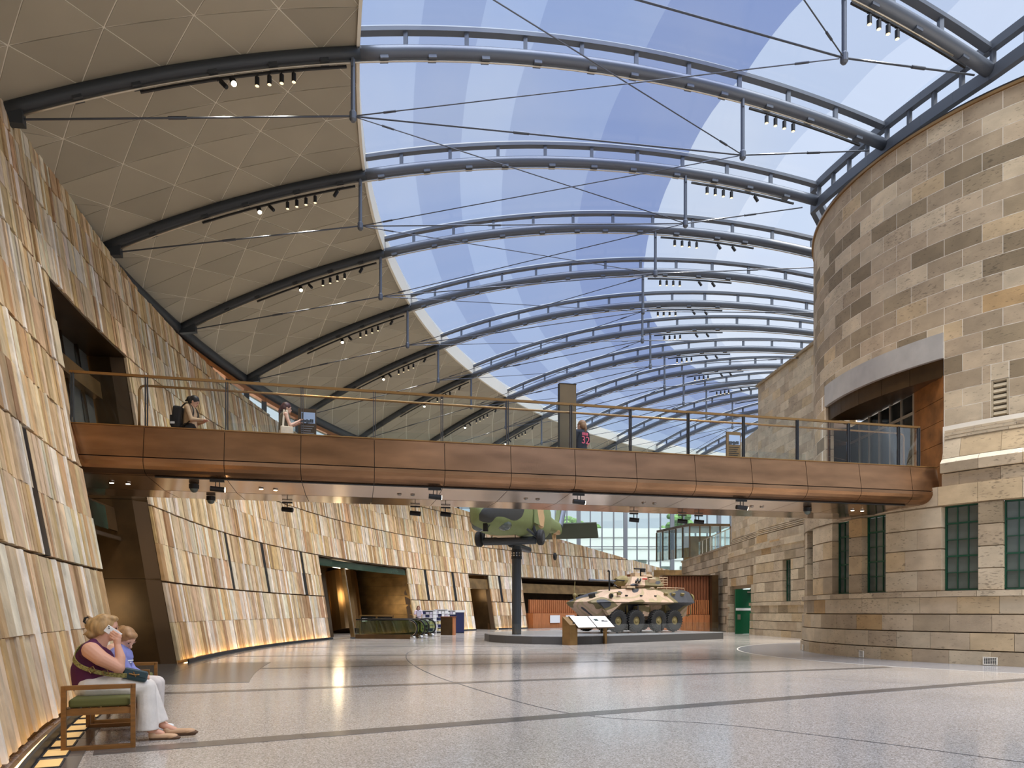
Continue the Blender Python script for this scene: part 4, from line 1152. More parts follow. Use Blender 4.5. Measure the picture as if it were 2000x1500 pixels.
# spotlights and camera domes hung under the bridge
def under(px, py, h):
    d = Vector(((px - 1000) / F_PX, 1, (HOR - py) / F_PX)); t = (h - EYE) / d.z; return Vector((0, 0, EYE)) + d * t
for k, (x, y) in enumerate([(424, 928), (849, 946), (1130, 957), (1448, 967)]):
    s = s_at(x, 4.0, .2); p = BA + bd * s + bn * .2 + Vector((0, 0, 3.978))
    o = empty('bridge_spotlight', p, math.atan2(bd.y, bd.x), '%s lit black spotlight from the left along the near edge under the bridge' % ORD[k + 1], 'spotlight', 'spotlights along the near underside of the bridge')
    m_ = MB(); m_.bar((-.14, 0, -.015), (.14, 0, -.015), .05, .04); m_.bar((-.03, 0, -.02), (-.03, 0, -.15), .015); m_.bar((.05, 0, -.02), (.05, 0, -.15), .015); m_.build('bracket', M['black'], o)
    m_ = MB(); m_.cyl((-.13, 0, -.17), (.15, 0, -.19), .055, 14); m_.build('barrel', M['black'], o)
    m_ = MB(); m_.cyl((.15, 0, -.19), (.156, 0, -.19), .05, 14); m_.build('lens', M['lamp_warm'], o)
for k, (x, y) in enumerate([(560, 990), (812, 998), (872, 1000), (1240, 1013), (1328, 1018), (1371, 1016)]):
    p = under(x, y - 12, 3.98)
    q = p - BA; s_ = min(max(q.dot(bd), .3), BL - .3); p = BA + bd * s_ + bn * 2.86 + Vector((0, 0, 3.972))
    o = empty('bridge_spotlight', p, math.atan2(bd.y, bd.x), '%s small black spotlight from the left along the far edge under the bridge' % ORD[k + 1], 'spotlight', 'spotlights along the far underside of the bridge')
    m_ = MB(); m_.bar((-.12, 0, -.012), (.12, 0, -.012), .05, .035); m_.bar((0, 0, -.02), (0, 0, -.12), .02); m_.build('bracket', M['black'], o)
    m_ = MB(); m_.cyl((-.12, .03, -.17), (.13, -.05, -.2), .06, 12); m_.build('barrel', M['black'], o)
for k, (x, o_, nm) in enumerate([(379, .75, 'dome camera nearest the stone wall under the bridge'), (412, 2.3, 'dome camera at the far edge of the bridge near the stone wall'), (1577, .9, 'dome camera under the bridge near the curved building')]):
    s = s_at(x, 4.0, o_); hh = 4.0 - .05 * min(1, (o_ - .2) / 1.35) if o_ < 1.56 else 3.97
    o = empty('dome_camera', BA + bd * s + bn * o_ + Vector((0, 0, hh - .005)), 0, nm, 'camera', 'dome cameras under the bridge')
    m_ = MB(); m_.tube([(0, 0, 0), (0, 0, -.09), (0, 0, -.1)], [.1, .1, .085], 16); m_.build('housing', M['black'], o)
    m_ = MB(); m_.sph((0, 0, -.1), (.082, .082, .08), 14, 8); m_.build('dome', M['glass_window'], o, smooth=True)

# ================================================================ FAR GROUND FLOOR: COUNTERS, CABINET, BALCONY BOX, DOOR
def slat_front(root, P, Q, h0, h1, n, mat_n, out=.04, w=.6):
    d = (Q - P) / n
    for k in range(n):
        m_ = MB(); a = P + d * (k + .5 - w / 2); b = P + d * (k + .5 + w / 2)
        m_.bar(a + Vector((0, 0, (h0 + h1) / 2)), b + Vector((0, 0, (h0 + h1) / 2)), out, h1 - h0); m_.build('slat', M[mat_n], root)
p0, p1 = pol(46.9, -39.2), pol(46.9, -58)
o = empty('service_counter', p0, 0, 'long timber service counter with slatted front in the dark recess behind the vehicle', 'counter')
N = 14
for k in range(N):
    a, b = pol(46.9, -39.2 - 18.8 * k / N) - p0, pol(46.9, -39.2 - 18.8 * (k + 1) / N) - p0
    d = (b - a).normalized(); n = Vector((-d.y, d.x, 0)) * .9
    g = d * .008
    m_ = MB(); m_.hexa([a + g, b - g, b + n - g, a + n + g] + [v + Vector((0, 0, 1.2)) for v in (a + g, b - g, b + n - g, a + n + g)]); m_.build('front_panel', M['timber'], o)
a, b = pol(46.8, -39.2) - p0, pol(46.8, -58) - p0
for k in range(60):
    f = -39.2 - 18.8 * (k + .5) / 60; c = pol(47.25, f) - p0; m_ = MB(); m_.box((c.x, c.y, 1.75), (.16, .08, 1.05), math.radians(f) + PI / 2); m_.build('slat', M['timber'], o)
m_ = MB()
for k in range(N):
    a, b = pol(47.35, -39.2 - 18.8 * k / N) - p0, pol(47.35, -39.2 - 18.8 * (k + 1) / N) - p0
    m_.bar(a + Vector((0, 0, 1.75)), b + Vector((0, 0, 1.75)), .05, 1.1)
m_.build('slat_backing', M['timber_dark'], o)
for px, w in ((1068, 1.25), (1096, 1.1)):
    f = -42.6 if px == 1068 else -45.0; c = pol(46.84, f) - p0; m_ = MB(); m_.box((c.x, c.y, .72), (w, .04, .62), math.radians(f) + PI / 2); m_.build('display_panel', M['white'], o)
# tall timber cabinet beside the ramp wall
o = empty('timber_cabinet', (11.7, 48.2, 0), 0, 'tall timber cabinet with dark end panel against the grey ramp wall', 'cabinet')
W = 3.1
m_ = MB(); m_.box((0, .55, 1.85), (W, .9, 3.7)); m_.build('body', M['timber_dark'], o)
for k in range(16):
    m_ = MB(); m_.box((-W / 2 + W * (k + .5) / 16, .06, 2.85), (W / 16 * .7, .1, 1.7)); m_.build('slat', M['timber_dark'], o)
for k in range(22):
    m_ = MB(); m_.box((-W / 2 + W * (k + .5) / 22, -.02, 1.62), (W / 22 * .65, .1, .95)); m_.build('slat', M['timber'], o)
for k in range(8):
    m_ = MB(); m_.box((-W / 2 + W * (k + .5) / 8, -.1, .56), (W / 8 - .015, .2, 1.1)); m_.build('lower_panel', M['timber'], o)
m_ = MB(); m_.box((W / 2 + .22, .1, 1.87), (.42, 1.6, 3.75)); m_.build('end_panel', M['bronze_dark'], o)
m_ = MB(); m_.box((0, .35, 3.74), (W + .1, 1.0, .06)); m_.build('top_panel', M['bronze_dark'], o)
# low bronze screen behind cabinet, under the end glazing
o = empty('bronze_screen', (15.9, 68.3, 0), 0, 'golden bronze screen wall between the stone wall end and the ramp', 'screen')
for k in range(4):
    m_ = MB(); m_.box((-1.9 + 1.0 * k, 0, 2.65), (.98, .1, 5.3)); m_.build('panel', M['bronze'], o)
# open green door in the stone block
P2v = Vector(P2)
o = empty('door_6', P2v + wd2 * 1.9 - wn2 * .2, 0, 'dark green doorway with open leaf in the low stone block', None, None, 'structure'); oi = o.location
ang2 = math.atan2(wd2.y, wd2.x)
m_ = MB(); c = P2v + wd2 * 3.05 - wn2 * 1.4 - oi; m_.box((c.x, c.y, 1.4), (5, .1, 2.8), ang2); m_.build('inner_wall', M['bronze_dark'], o)
m_ = MB(); c = P2v + wd2 * 4.5 - wn2 * .35 - oi; m_.box((c.x, c.y, 1.36), (1.35, .06, 2.72), ang2); m_.build('fixed_leaf', M['green_door'], o)
hp = floor_at(1436, 1238.5); hq = floor_at(1474, 1238)
lv = empty('leaf_pivot', (0, 0, 0)); bpy.data.objects.remove(lv)
d = (hq - hp).normalized(); Ld = (hq - hp).length; c = (hp + hq) / 2
mleaf = MB(); cc = c - oi; al = math.atan2(d.y, d.x); mleaf.box((cc.x, cc.y, 1.31), (Ld, .06, 2.6), al); leaf = mleaf.build('open_leaf', M['green_door'], o)
nrm = Vector((d.y, -d.x, 0)) * .04
m_ = MB(); c1 = cc + nrm; m_.box((c1.x, c1.y, 1.45), (Ld * .97, .02, .14), al); m_.build('push_band', M['white'], leaf)
c2 = cc + nrm - d * (Ld * .33); m_ = MB(); m_.box((c2.x, c2.y, 1.0), (.2, .02, .3), al); m_.build('kick_sign', M['conduit'], leaf)
c3 = cc + nrm + d * (Ld * .22); m_ = MB(); m_.box((c3.x, c3.y, 2.46), (.35, .06, .08), al); m_.build('closer', M['conduit'], leaf)
# balcony balustrade on the ramp wall and glazed box behind it
o = empty('balcony_balustrade', Vector(P3) + Vector((0, 0, 5.62)), 0, 'clear glass balcony balustrade on top of the grey ramp wall', 'balustrade'); oi = o.location
for k in range(7):
    a, b = Vector(P3) + wd3 * (1.3 * k) - wn3 * .15, Vector(P3) + wd3 * (1.3 * k + 1.27) - wn3 * .15
    m_ = MB(); m_.bar(a - oi + Vector((0, 0, 6.15)), b - oi + Vector((0, 0, 6.15)), .015, 1.05); m_.build('glass_pane', M['glass'], o)
    m_ = MB(); m_.bar(a - oi + Vector((0, 0, 5.63)), a - oi + Vector((0, 0, 6.68)), .05); m_.build('post', M['conduit'], o)
m_ = MB(); m_.bar(Vector(P3) - oi - wn3 * .15 + Vector((0, 0, 6.7)), Vector(P3) + wd3 * 9.1 - wn3 * .15 - oi + Vector((0, 0, 6.7)), .06, .04); m_.build('handrail', M['brass'], o)
for ob in o.children: ob.location.z -= 0
o = empty('glazed_lobby', (14.0, 56.5, 5.64), 0, 'dark framed glass lobby box on the balcony at the far end', 'lobby')
m_ = MB(); m_.hexa([(-1.6, 5, 2.45), (0, 0, 2.45), (3.3, .3, 2.45), (3.3, 5.2, 2.45), (-1.6, 5, 2.65), (0, 0, 2.65), (3.3, .3, 2.65), (3.3, 5.2, 2.65)]); m_.build('roof_slab', M['bronze_dark'], o)
for k in range(6):
    x, y = -1.6 * k / 5, 5 * k / 5; m_ = MB(); m_.box((x, y, 1.22), (.1, .12, 2.45)); m_.build('post', M['bronze_dark'], o)
    if k < 5:
        m_ = MB(); m_.bar((x, y, 1.2), (-1.6 * (k + 1) / 5, y + 1, 1.2), .015, 2.4); m_.build('glass_pane', M['glass_facade'], o)
for k in range(1, 5):
    x = 3.3 * k / 4; m_ = MB(); m_.box((x, .3 * k / 4, 1.22), (.09, .12, 2.45)); m_.build('post', M['bronze_dark'], o)
    m_ = MB(); m_.bar((3.3 * (k - 1) / 4, .3 * (k - 1) / 4, 1.2), (x, .3 * k / 4, 1.2), .015, 2.4); m_.build('glass_pane', M['glass_facade'], o)
m_ = MB(); m_.box((1.6, 3.6, 1.0), (2.4, .2, 2.0)); m_.build('inner_display', M['bronze'], o)
# outside, beyond the end glazing
o = empty('office_building', (18, 112, 0), 0, 'pale concrete building outside with short dark window strips', 'building')
mc = mat('pale_concrete', srgb(196, 200, 198), 0.8)
m_ = MB(); m_.box((0, 4, 7.2), (80, 8, 14.4)); m_.build('wall', mc, o)
for z in (9.4, 11.2, 13.0, 7.6):
    m_ = MB(); m_.box((0, -.06, z), (80, .1, .06)); m_.build('joint_line', M['paver'], o)
for x in (-8.0, -5.0, -1.0, 2.0, 6.2, 9.2, 13.4):
    for z in (10.9, 12.2) if x < 6 else (9.9, 11.2):
        m_ = MB(); m_.box((x, -.05, z - 3.0), (2.0, .12, .5)); m_.build('window', M['glass_window'], o)
ml = mat('tree_leaves', srgb(96, 128, 74), 0.9, noise=(1.5, 0.5, 4))
q = random.Random(5)
for k, (x, y, r) in enumerate([(-4.5, 140, 3.2), (1.5, 143, 2.4), (5.0, 140, 1.9), (12, 146, 2.6), (33, 140, 2.6)]):
    o = empty('tree', (x, y, 0), 0, 'green tree crown showing over the pale building outside, %s from left' % ORD[k + 1], 'tree', 'trees outside the end glazing')
    m_ = MB(); m_.tube([(0, 0, 0), (0, 0, 15)], [.4, .2], 8); m_.build('trunk', M['timber_dark'], o)
    m_ = MB()
    for j in range(26):
        c = Vector((q.gauss(0, r * .55), q.gauss(0, r * .5), 18.3 + q.gauss(0, r * .42))); m_.sph(c, q.uniform(.5, 1.1) * r / 2.4, 7, 5)
    m_.build('crown', ml, o)
g = MB(); g.add([(-200, 79, -.05), (240, 79, -.05), (240, 400, -.05), (-200, 400, -.05)], [(0, 1, 2, 3)]); tag(g.build('ground_outside', M['paver']), 'pale paved ground outside beyond the end glazing', kind='structure')

# ================================================================ ESCALATORS, RAIL, RACKS
def escalator(px, py, label):
    p = floor_at(px, py); o = empty('escalator', p, PI + math.radians(-12), label, 'escalator', 'escalators down through the wide doorway')
    # local +x runs towards the doorway, y across
    for s in (-.55, .55):
        loop = [(-.02 + .42 - .42 * math.cos(t) if False else .40 - .42 * math.sin(t), s, .5 + .42 * math.cos(t)) for t in [PI * k / 10 for k in range(11)]]
        top = [(3.1, s, .92)] + loop + [(.9, s, .08)]
        m_ = MB(); m_.tube(top, .035, 8); m_.build('handrail', M['black'], o, smooth=True)
        m_ = MB(); m_.tube([(.1, s, .5)] and [(x, y, z) for x, y, z in [(.40 - .37 * math.sin(t), s, .5 + .37 * math.cos(t)) for t in [PI * k / 10 for k in range(11)]]], .012, 6); m_.build('trim', M['chrome'], o)
        m_ = MB(); poly = [(.40 - .36 * math.sin(t), .5 + .36 * math.cos(t)) for t in [PI * k / 8 for k in range(9)]] + [(3.1, .14), (3.1, .86)]
        m_.prism(poly, s - .008, s + .008, lambda x, z, y: (x, y, z)); m_.build('balustrade_glass', M['glass_green'], o)
    for s in (-.55, .55):
        m_ = MB(); m_.box((1.7, s, .1), (2.8, .16, .22)); m_.build('skirt', M['bronze_dark'], o)
        m_ = MB(); m_.sph((.22, s, .06), (.2, .1, .1), 12, 6); m_.build('newel_base', M['chrome'], o, smooth=True)
    m_ = MB(); m_.box((.5, 0, .012), (1.6, .94, .02)); m_.build('comb_plate', M['chrome'], o)
    for k in range(7):
        m_ = MB(); m_.box((1.5 + .3 * k, 0, .03), (.28, .9, .05)); m_.build('step', M['steel_dark'], o)
    return o
M['glass_green'] = glass_mat('greenish_glass', (0.72, 0.8, 0.68, 1), 0.12)
escalator(822, 1247.5, 'nearer escalator with glass sides and shining landing plate')
escalator(844, 1243.0, 'farther escalator with glass sides, beside the souvenir racks')
p = floor_at(703, 1240.5); q_ = floor_at(768, 1240)
o = empty('guard_rail', p, 0, 'bronze guard rail with dark glass panel at the escalator well', 'railing')
v = q_ - p
for k in range(3):
    m_ = MB(); c = v * k / 2; m_.bar(c, c + Vector((0, 0, 1.1)), .06); m_.build('post', M['bronze'], o)
m_ = MB(); m_.bar(Vector((0, 0, 1.1)), v + Vector((0, 0, 1.1)), .06, .04); m_.build('top_rail', M['brass'], o)
for k in range(2):
    m_ = MB(); m_.bar(v * (k / 2 + .03) + Vector((0, 0, .55)), v * (k / 2 + .47) + Vector((0, 0, .55)), .015, .95); m_.build('glass_panel', M['glass_dark'], o)
for z in (.78, .9):
    m_ = MB(); n = Vector((v.y, -v.x, 0)).normalized() * .03; a = v * .06 + n; m_.bar(a + Vector((0, 0, z)), v * .22 + n + Vector((0, 0, z)), .01, .05); m_.build('sign_bar', M['white'], o)
# souvenir racks
navy = mat('navy_merchandise', srgb(36, 40, 78), 0.7); pale = mat('pale_lilac_goods', srgb(196, 188, 200), 0.7); cream = mat('cream_goods', srgb(214, 200, 150), 0.7)
def rack(px, py, w, h, label, seed):
    p = floor_at(px, py); o = empty('souvenir_rack', p, math.radians(10), label, 'rack', 'souvenir racks by the stone wall'); q = random.Random(seed)
    for s in (-1, 1):
        m_ = MB(); m_.bar((s * w / 2, 0, 0), (s * w / 2, 0, h), .05); m_.build('upright', M['white'], o)
    n = 6
    for k in range(n + 1):
        m_ = MB(); m_.box((0, 0, .12 + (h - .16) * k / n), (w, .3, .02)); m_.build('shelf', M['white'], o)
    for k in range(n):
        for j in range(4):
            m_ = MB(); hh = (h - .2) / n * q.uniform(.6, .85); m_.box((-w / 2 + w * (j + .5) / 4, -.08, .13 + (h - .16) * k / n + hh / 2), (w / 4 * .85, .14, hh)); m_.build('goods', q.choice([navy, navy, pale, M['white']] if k > 2 else [cream, pale, cream, navy]), o)
    m_ = MB(); m_.box((0, .12, h / 2), (w, .03, h)); m_.build('back_board', M['paver'], o)
    return o
rack(838, 1237, .85, 1.4, 'souvenir rack of navy goods behind the standing woman', 1)
rack(862, 1236.5, .8, 1.45, 'souvenir rack with pale goods in the middle of the three', 2)
rack(884, 1236, .7, 1.4, 'souvenir rack beside the dark garment display', 3)
p = floor_at(898, 1236.5); o = empty('garment_display', p, math.radians(10), 'dark navy garment display at the end of the souvenir racks', 'display')
m_ = MB(); m_.box((0, 0, .66), (.5, .35, 1.25)); m_.build('hanging_garments', navy, o)
m_ = MB(); m_.box((0, 0, 1.34), (.56, .4, .14)); m_.build('header', M['white'], o)
m_ = MB(); m_.box((0, 0, .02), (.5, .35, .04)); m_.build('base', M['black'], o)
p = floor_at(872, 1240.5); o = empty('sales_desk', p, math.radians(-8), 'brown boxy sales desk between escalator and souvenir racks', 'desk')
m_ = MB(); m_.box((0, .3, .5), (.66, .6, 1.0)); m_.build('body', M['bronze_dark'], o)
m_ = MB(); m_.box((.37, .3, .5), (.06, .6, 1.0)); m_.build('side_panel', M['timber'], o)
m_ = MB(); m_.box((.05, .3, 1.02), (.8, .64, .04)); m_.build('top', M['timber_dark'], o)
# amber floor light boxes under the bench
n = 0
f = 27.3
while f > 20.6:
    c = pol(46.84, f, .006); o = empty('floor_light', c, math.radians(f), 'amber glowing floor light box %s' % ['nearest the photo corner', 'second from the photo corner', 'third from the photo corner', 'fourth from the photo corner', 'by the bench rear leg', 'under the near bench', 'under the middle of the bench', 'behind the bench', 'at the far bench end', 'farthest toward the doorway', 'last before the doorway'][n], 'floor light', 'amber floor lights along the wall foot')
    m_ = MB(); m_.box((0, 0, .004), (.2, .36, .008)); m_.build('frame', M['steel_dark'], o)
    m_ = MB(); m_.box((0, 0, .009), (.17, .33, .004)); m_.build('lens', M['lamp_floor'] if 'lamp_floor' in M else M['led_amber'], o)
    n += 1; f -= .62
# ================================================================ DISPLAY PLATFORM
M['platform'] = mat('dark_grey_platform', srgb(74, 72, 70), 0.45)
M['platform_top'] = mat('grey_platform_top', srgb(150, 150, 150), 0.25)
PT = 0.316
ctrl = [(-1.25, 32.6), (-1.0, 31.0), (-.3, 29.6), (.8, 28.6), (2.2, 28.05), (3.2, 28.6), (10.06, 34.15), (10.2, 34.6), (8.6, 38.2), (3.0, 38.6), (-.6, 35.6)]
pc = Vector((4.2, 33.2, 0))
poly = [(x - pc.x, y - pc.y) for x, y in ctrl]
plat = empty('display_platform', pc, 0, 'low dark grey display platform under the armoured vehicle and helicopter pole', 'platform')
m_ = MB(); m_.prism(poly, 0, PT - .015, lambda x, y, z: (x, y, z)); m_.build('plinth', M['platform'], plat)
m_ = MB(); m_.prism([(x * .995, y * .995) for x, y in poly], PT - .015, PT, lambda x, y, z: (x, y, z)); m_.build('deck', M['platform_top'], plat)
ring = [Vector((x, y, 0)) * .975 for x, y in poly]
for a, b in list(zip(ring, ring[1:]))[:8]:
    n = max(1, int((b - a).length / 1.8))
    for k in range(n):
        p, q = a + (b - a) * (k + .02) / n, a + (b - a) * (k + .98) / n
        m_ = MB(); m_.bar(p + Vector((0, 0, PT + .24)), q + Vector((0, 0, PT + .24)), .012, .46); m_.build('glass_pane', M['glass_low'], plat)
# ================================================================ INFORMATION LECTERN
s0 = floor_at(1110, 1259.5) + Vector((-.02, -.22, 0)); s1 = floor_at(1216, 1256) + Vector((0.05, -.1, 0))
sd = (s1 - s0).normalized(); sn = Vector((sd.y, -sd.x, 0)); SL = 2.15
lect = empty('information_lectern', s0, math.atan2(sd.y, sd.x), 'sloping white two-panel information lectern on bronze posts before the platform', 'lectern')
m_ = MB(); m_.hexa([(-.05, -.16, 0), (.33, -.16, 0), (.33, .3, 0), (-.05, .3, 0), (-.05, -.16, .78), (.33, -.16, .78), (.33, .3, 1.1), (-.05, .3, 1.1)]); m_.build('wide_post', M['bronze'], lect)
m_ = MB(); m_.box((1.98, .05, .36), (.12, .1, .72)); m_.build('slim_post', M['bronze'], lect)
tilt = Matrix.Rotation(math.radians(38), 3, 'X')
for k in range(2):
    c = Vector((.72 + .98 * k, -.02, .88)); m_ = MB(); m_.box(c, (.96, .74, .05), M=tilt); pn = m_.build('panel_frame', M['bronze_dark'], lect)
    m_ = MB(); m_.box(c + tilt @ Vector((0, 0, .028)), (.92, .7, .006), M=tilt); m_.build('panel_face', M['white'], pn)
    up = tilt @ Vector((0, 0, .034))
    if k == 1:
        m_ = MB(); m_.box(c + up + tilt @ Vector((-.22, .1, 0)), (.2, .14, .003), M=tilt); m_.build('printed_photo', M['glass_window'], pn)
        m_ = MB(); m_.box(c + up + tilt @ Vector((.18, .02, 0)), (.34, .05, .003), M=tilt); m_.box(c + up + tilt @ Vector((.12, .055, 0)), (.12, .04, .003), M=tilt); m_.build('printed_silhouette', M['black'], pn)
        for j in range(3):
            m_ = MB(); m_.box(c + up + tilt @ Vector((-.22, -.05 - .05 * j, 0)), (.26, .012, .003), M=tilt); m_.build('text_line', M['paver'], pn)
m_ = MB(); m_.box((.14, -.165, .86), (.1, .02, .06)); m_.build('touch_button', M['black'], lect)

# ================================================================ ARMOURED VEHICLE
def camo(name, cols, scale=0.55, seed=(0, 0, 0)):
    m = bpy.data.materials.new(name); m.use_nodes = True; nt = m.node_tree; b = nt.nodes['Principled BSDF']; b.inputs['Roughness'].default_value = 0.7
    tc = nt.nodes.new('ShaderNodeTexCoord'); mp = nt.nodes.new('ShaderNodeMapping'); mp.inputs['Location'].default_value = seed
    mp.inputs['Scale'].default_value = (0.8, 1.0, 1.0); mp.inputs['Rotation'].default_value = (0, 0.6, 0.3)
    n = nt.nodes.new('ShaderNodeTexNoise'); n.inputs['Scale'].default_value = scale; n.inputs['Detail'].default_value = 1.2
    r = nt.nodes.new('ShaderNodeValToRGB'); r.color_ramp.interpolation = 'CONSTANT'
    els = r.color_ramp.elements
    els[0].position = 0; els[0].color = cols[0][1]; els[1].position = cols[1][0]; els[1].color = cols[1][1]
    for p, c in cols[2:]:
        e = els.new(p); e.color = c
    nt.links.new(tc.outputs['Object'], mp.inputs[0]); nt.links.new(mp.outputs[0], n.inputs[0]); nt.links.new(n.outputs['Fac'], r.inputs[0])
    n2 = nt.nodes.new('ShaderNodeTexNoise'); n2.inputs['Scale'].default_value = 9; n2.inputs['Detail'].default_value = 4; nt.links.new(tc.outputs['Object'], n2.inputs[0])
    mr = nt.nodes.new('ShaderNodeMapRange'); mr.inputs['To Min'].default_value = .82; mr.inputs['To Max'].default_value = 1.12; nt.links.new(n2.outputs['Fac'], mr.inputs[0])
    mx = nt.nodes.new('ShaderNodeMix'); mx.data_type = 'RGBA'; mx.blend_type = 'MULTIPLY'; mx.inputs['Factor'].default_value = 1
    nt.links.new(r.outputs[0], mx.inputs['A']); nt.links.new(mr.outputs[0], mx.inputs['B']); nt.links.new(mx.outputs['Result'], b.inputs['Base Color'])
    return m
tan_, sand, olive, dkb = srgb(186, 158, 134), srgb(168, 150, 116), srgb(112, 100, 66), srgb(56, 57, 62)
M['camo'] = camo('desert_camouflage', [(0, dkb), (.35, olive), (.44, tan_), (.52, sand), (.57, tan_), (.63, dkb), (.67, olive)], 0.75, (3.1, 1.4, .3))
M['olive'] = mat('olive_drab', srgb(126, 112, 70), 0.7, noise=(5, 0.2, 4))
M['sand'] = mat('sand_paint', srgb(196, 170, 138), 0.7, noise=(5, 0.15, 4))
lav = empty('armoured_vehicle', (5.71, 34.23, PT + .08), math.radians(213), 'eight-wheeled camouflaged armoured vehicle with turret on the display platform', 'armoured vehicle')
def sect(x, b, u, s, r):
    return [(x, y, z) for y, z in ((-b[0], b[1]), (-u[0], u[1]), (-s[0], s[1]), (-r[0], r[1]), (r[0], r[1]), (s[0], s[1]), (u[0], u[1]), (b[0], b[1]))]
S = [sect(3.22, (.80, 1.22), (.86, 1.25), (.93, 1.31), (.86, 1.36)),
     sect(2.55, (.70, .66), (.86, 1.10), (1.2, 1.33), (.90, 1.60)),
     sect(1.95, (.66, .52), (.74, 1.18), (1.24, 1.34), (.88, 1.78)),
     sect(1.25, (.64, .50), (.70, 1.22), (1.25, 1.34), (.86, 1.95)),
     sect(-.3, (.64, .50), (.70, 1.22), (1.25, 1.34), (.84, 2.0)),
     sect(-2.55, (.64, .50), (.70, 1.22), (1.25, 1.34), (.84, 1.98)),
     sect(-3.05, (.62, .72), (.70, 1.18), (1.18, 1.34), (.80, 1.86))]
m_ = MB()
for A, B in zip(S, S[1:]):
    for k in range(8):
        l = (k + 1) % 8; m_.add([A[k], A[l], B[l], B[k]], [(0, 1, 2, 3)])
m_.add(S[0], [tuple(range(8))]); m_.add(S[-1], [tuple(reversed(range(8)))])
hull = m_.build('hull', M['camo'], lav)
bm = bmesh.new(); bm.from_mesh(hull.data); bmesh.ops.remove_doubles(bm, verts=bm.verts, dist=.001); bmesh.ops.recalc_face_normals(bm, faces=bm.faces); bm.to_mesh(hull.data); bm.free()
bevel(hull, .02, 2)
def lb(m_, nm, mt, par=lav, sm=False): return m_.build(nm, M[mt] if isinstance(mt, str) else mt, par, smooth=sm)
# wheel-arch wedge plates by the first wheel
for s in (1, -1):
    m_ = MB(); m_.add([(2.9, s * 1.14, 1.30), (1.7, s * 1.24, 1.31), (2.35, s * 1.12, .74), (2.8, s * .9, 1.3), (1.7, s * .9, 1.3), (2.35, s * .9, .74)], [(0, 1, 2), (5, 4, 3), (0, 3, 4, 1), (1, 4, 5, 2), (2, 5, 3, 0)]); lb(m_, 'bow_wedge', 'camo')
# wheels
def wheel_meshes():
    m_ = MB(); prof = [(.20, -.13), (.34, -.15), (.44, -.145), (.485, -.12), (.492, 0), (.485, .12), (.44, .145), (.34, .15), (.20, .13)]
    n = 28
    for k in range(n):
        a, b = 2 * PI * k / n, 2 * PI * (k + 1) / n
        for (r0, y0), (r1, y1) in zip(prof, prof[1:]):
            m_.add([(r0 * math.cos(a), y0, r0 * math.sin(a)), (r1 * math.cos(a), y1, r1 * math.sin(a)), (r1 * math.cos(b), y1, r1 * math.sin(b)), (r0 * math.cos(b), y0, r0 * math.sin(b))], [(0, 1, 2, 3)])
    for k in range(26):
        for sd_ in (-1, 1):
            a = 2 * PI * (k + (.5 if sd_ > 0 else 0)) / 26
            R = Matrix.Rotation(-a, 3, 'Y'); c = R @ Vector((.492, sd_ * .075, 0)); m_.box(c, (.04, .14, .05), M=R @ Matrix.Rotation(sd_ * .5, 3, 'X'))
    h = MB(); h.tube([(0, -.1, 0), (0, .08, 0), (0, .09, 0), (0, .04, 0), (0, .03, 0)], [.22, .22, .2, .17, .0], 20)
    h.tube([(0, .02, 0), (0, .1, 0), (0, .12, 0)], [.09, .09, .06], 14)
    for k in range(8):
        a = 2 * PI * k / 8; h.cyl((.13 * math.cos(a), .03, .13 * math.sin(a)), (.13 * math.cos(a), .07, .13 * math.sin(a)), .015, 6)
    return m_, h
wm, hm = wheel_meshes(); pw = ph = None
for x in (1.9, .8, -.6, -1.64):
    for s in (1, -1):
        if pw is None:
            pw = wm.build('tyre', M['rubber'], lav); ph = hm.build('wheel_hub', M['olive'], pw); o, h = pw, ph
        else:
            o = pw.copy(); COL.objects.link(o); h = ph.copy(); COL.objects.link(h); h.parent = o
        o.location = (x, s * 1.1, .49); o.rotation_euler = (0, rnd.uniform(0, 1), 0 if s > 0 else PI)
        m_ = MB(); m_.cyl((x, s * .6, .55), (x, s * 1.0, .5), .07, 8); lb(m_, 'axle', 'olive')
        if s > 0 or True:
            m_ = MB(); m_.cyl((x + .22, s * .86, .6), (x + .26, s * .84, 1.2), .05, 8); lb(m_, 'shock_absorber', 'olive')
            if x > 0:
                m_ = MB()
                for k in range(6): m_.tube([(x - .25 + .1 * math.cos(t), s * .85 + .1 * math.sin(t), .78 + .07 * k) for t in [2 * PI * j / 10 for j in range(10)]], .018, 6, closed=True)
                lb(m_, 'coil_spring', 'olive')
# turret
tur = empty('t', (0, 0, 0)); bpy.data.objects.remove(tur)
TB = [(.85, .55), (.55, .8), (-.75, .82), (-1.1, .6)]
def octo(z, sx, sy, dx=0): return [(x * sx + dx, y * sy, z) for x, y in TB] + [(x * sx + dx, -y * sy, z) for x, y in reversed(TB)]
m_ = MB(); a, b, c = octo(2.03, .8, .9, -.25), octo(2.14, 1.08, 1.1, -.3), octo(2.56, .86, .78, -.38)
for A, B in ((a, b), (b, c)):
    for k in range(8):
        l = (k + 1) % 8; m_.add([A[k], A[l], B[l], B[k]], [(0, 1, 2, 3)])
m_.add(c, [tuple(range(8))]); m_.add(a, [tuple(reversed(range(8)))])
tur = lb(m_, 'turret', 'camo'); bevel(tur, .015)
m_ = MB(); m_.tube([(-.3, 0, 1.97), (-.3, 0, 2.05)], .82, 24); lb(m_, 'turret_ring', 'olive')
m_ = MB(); m_.tube([(.45, 0, 2.32), (.75, 0, 2.34), (1.0, 0, 2.34), (1.02, 0, 2.34)], [.3, .26, .16, .1], 14); lb(m_, 'mantlet', 'olive', tur)
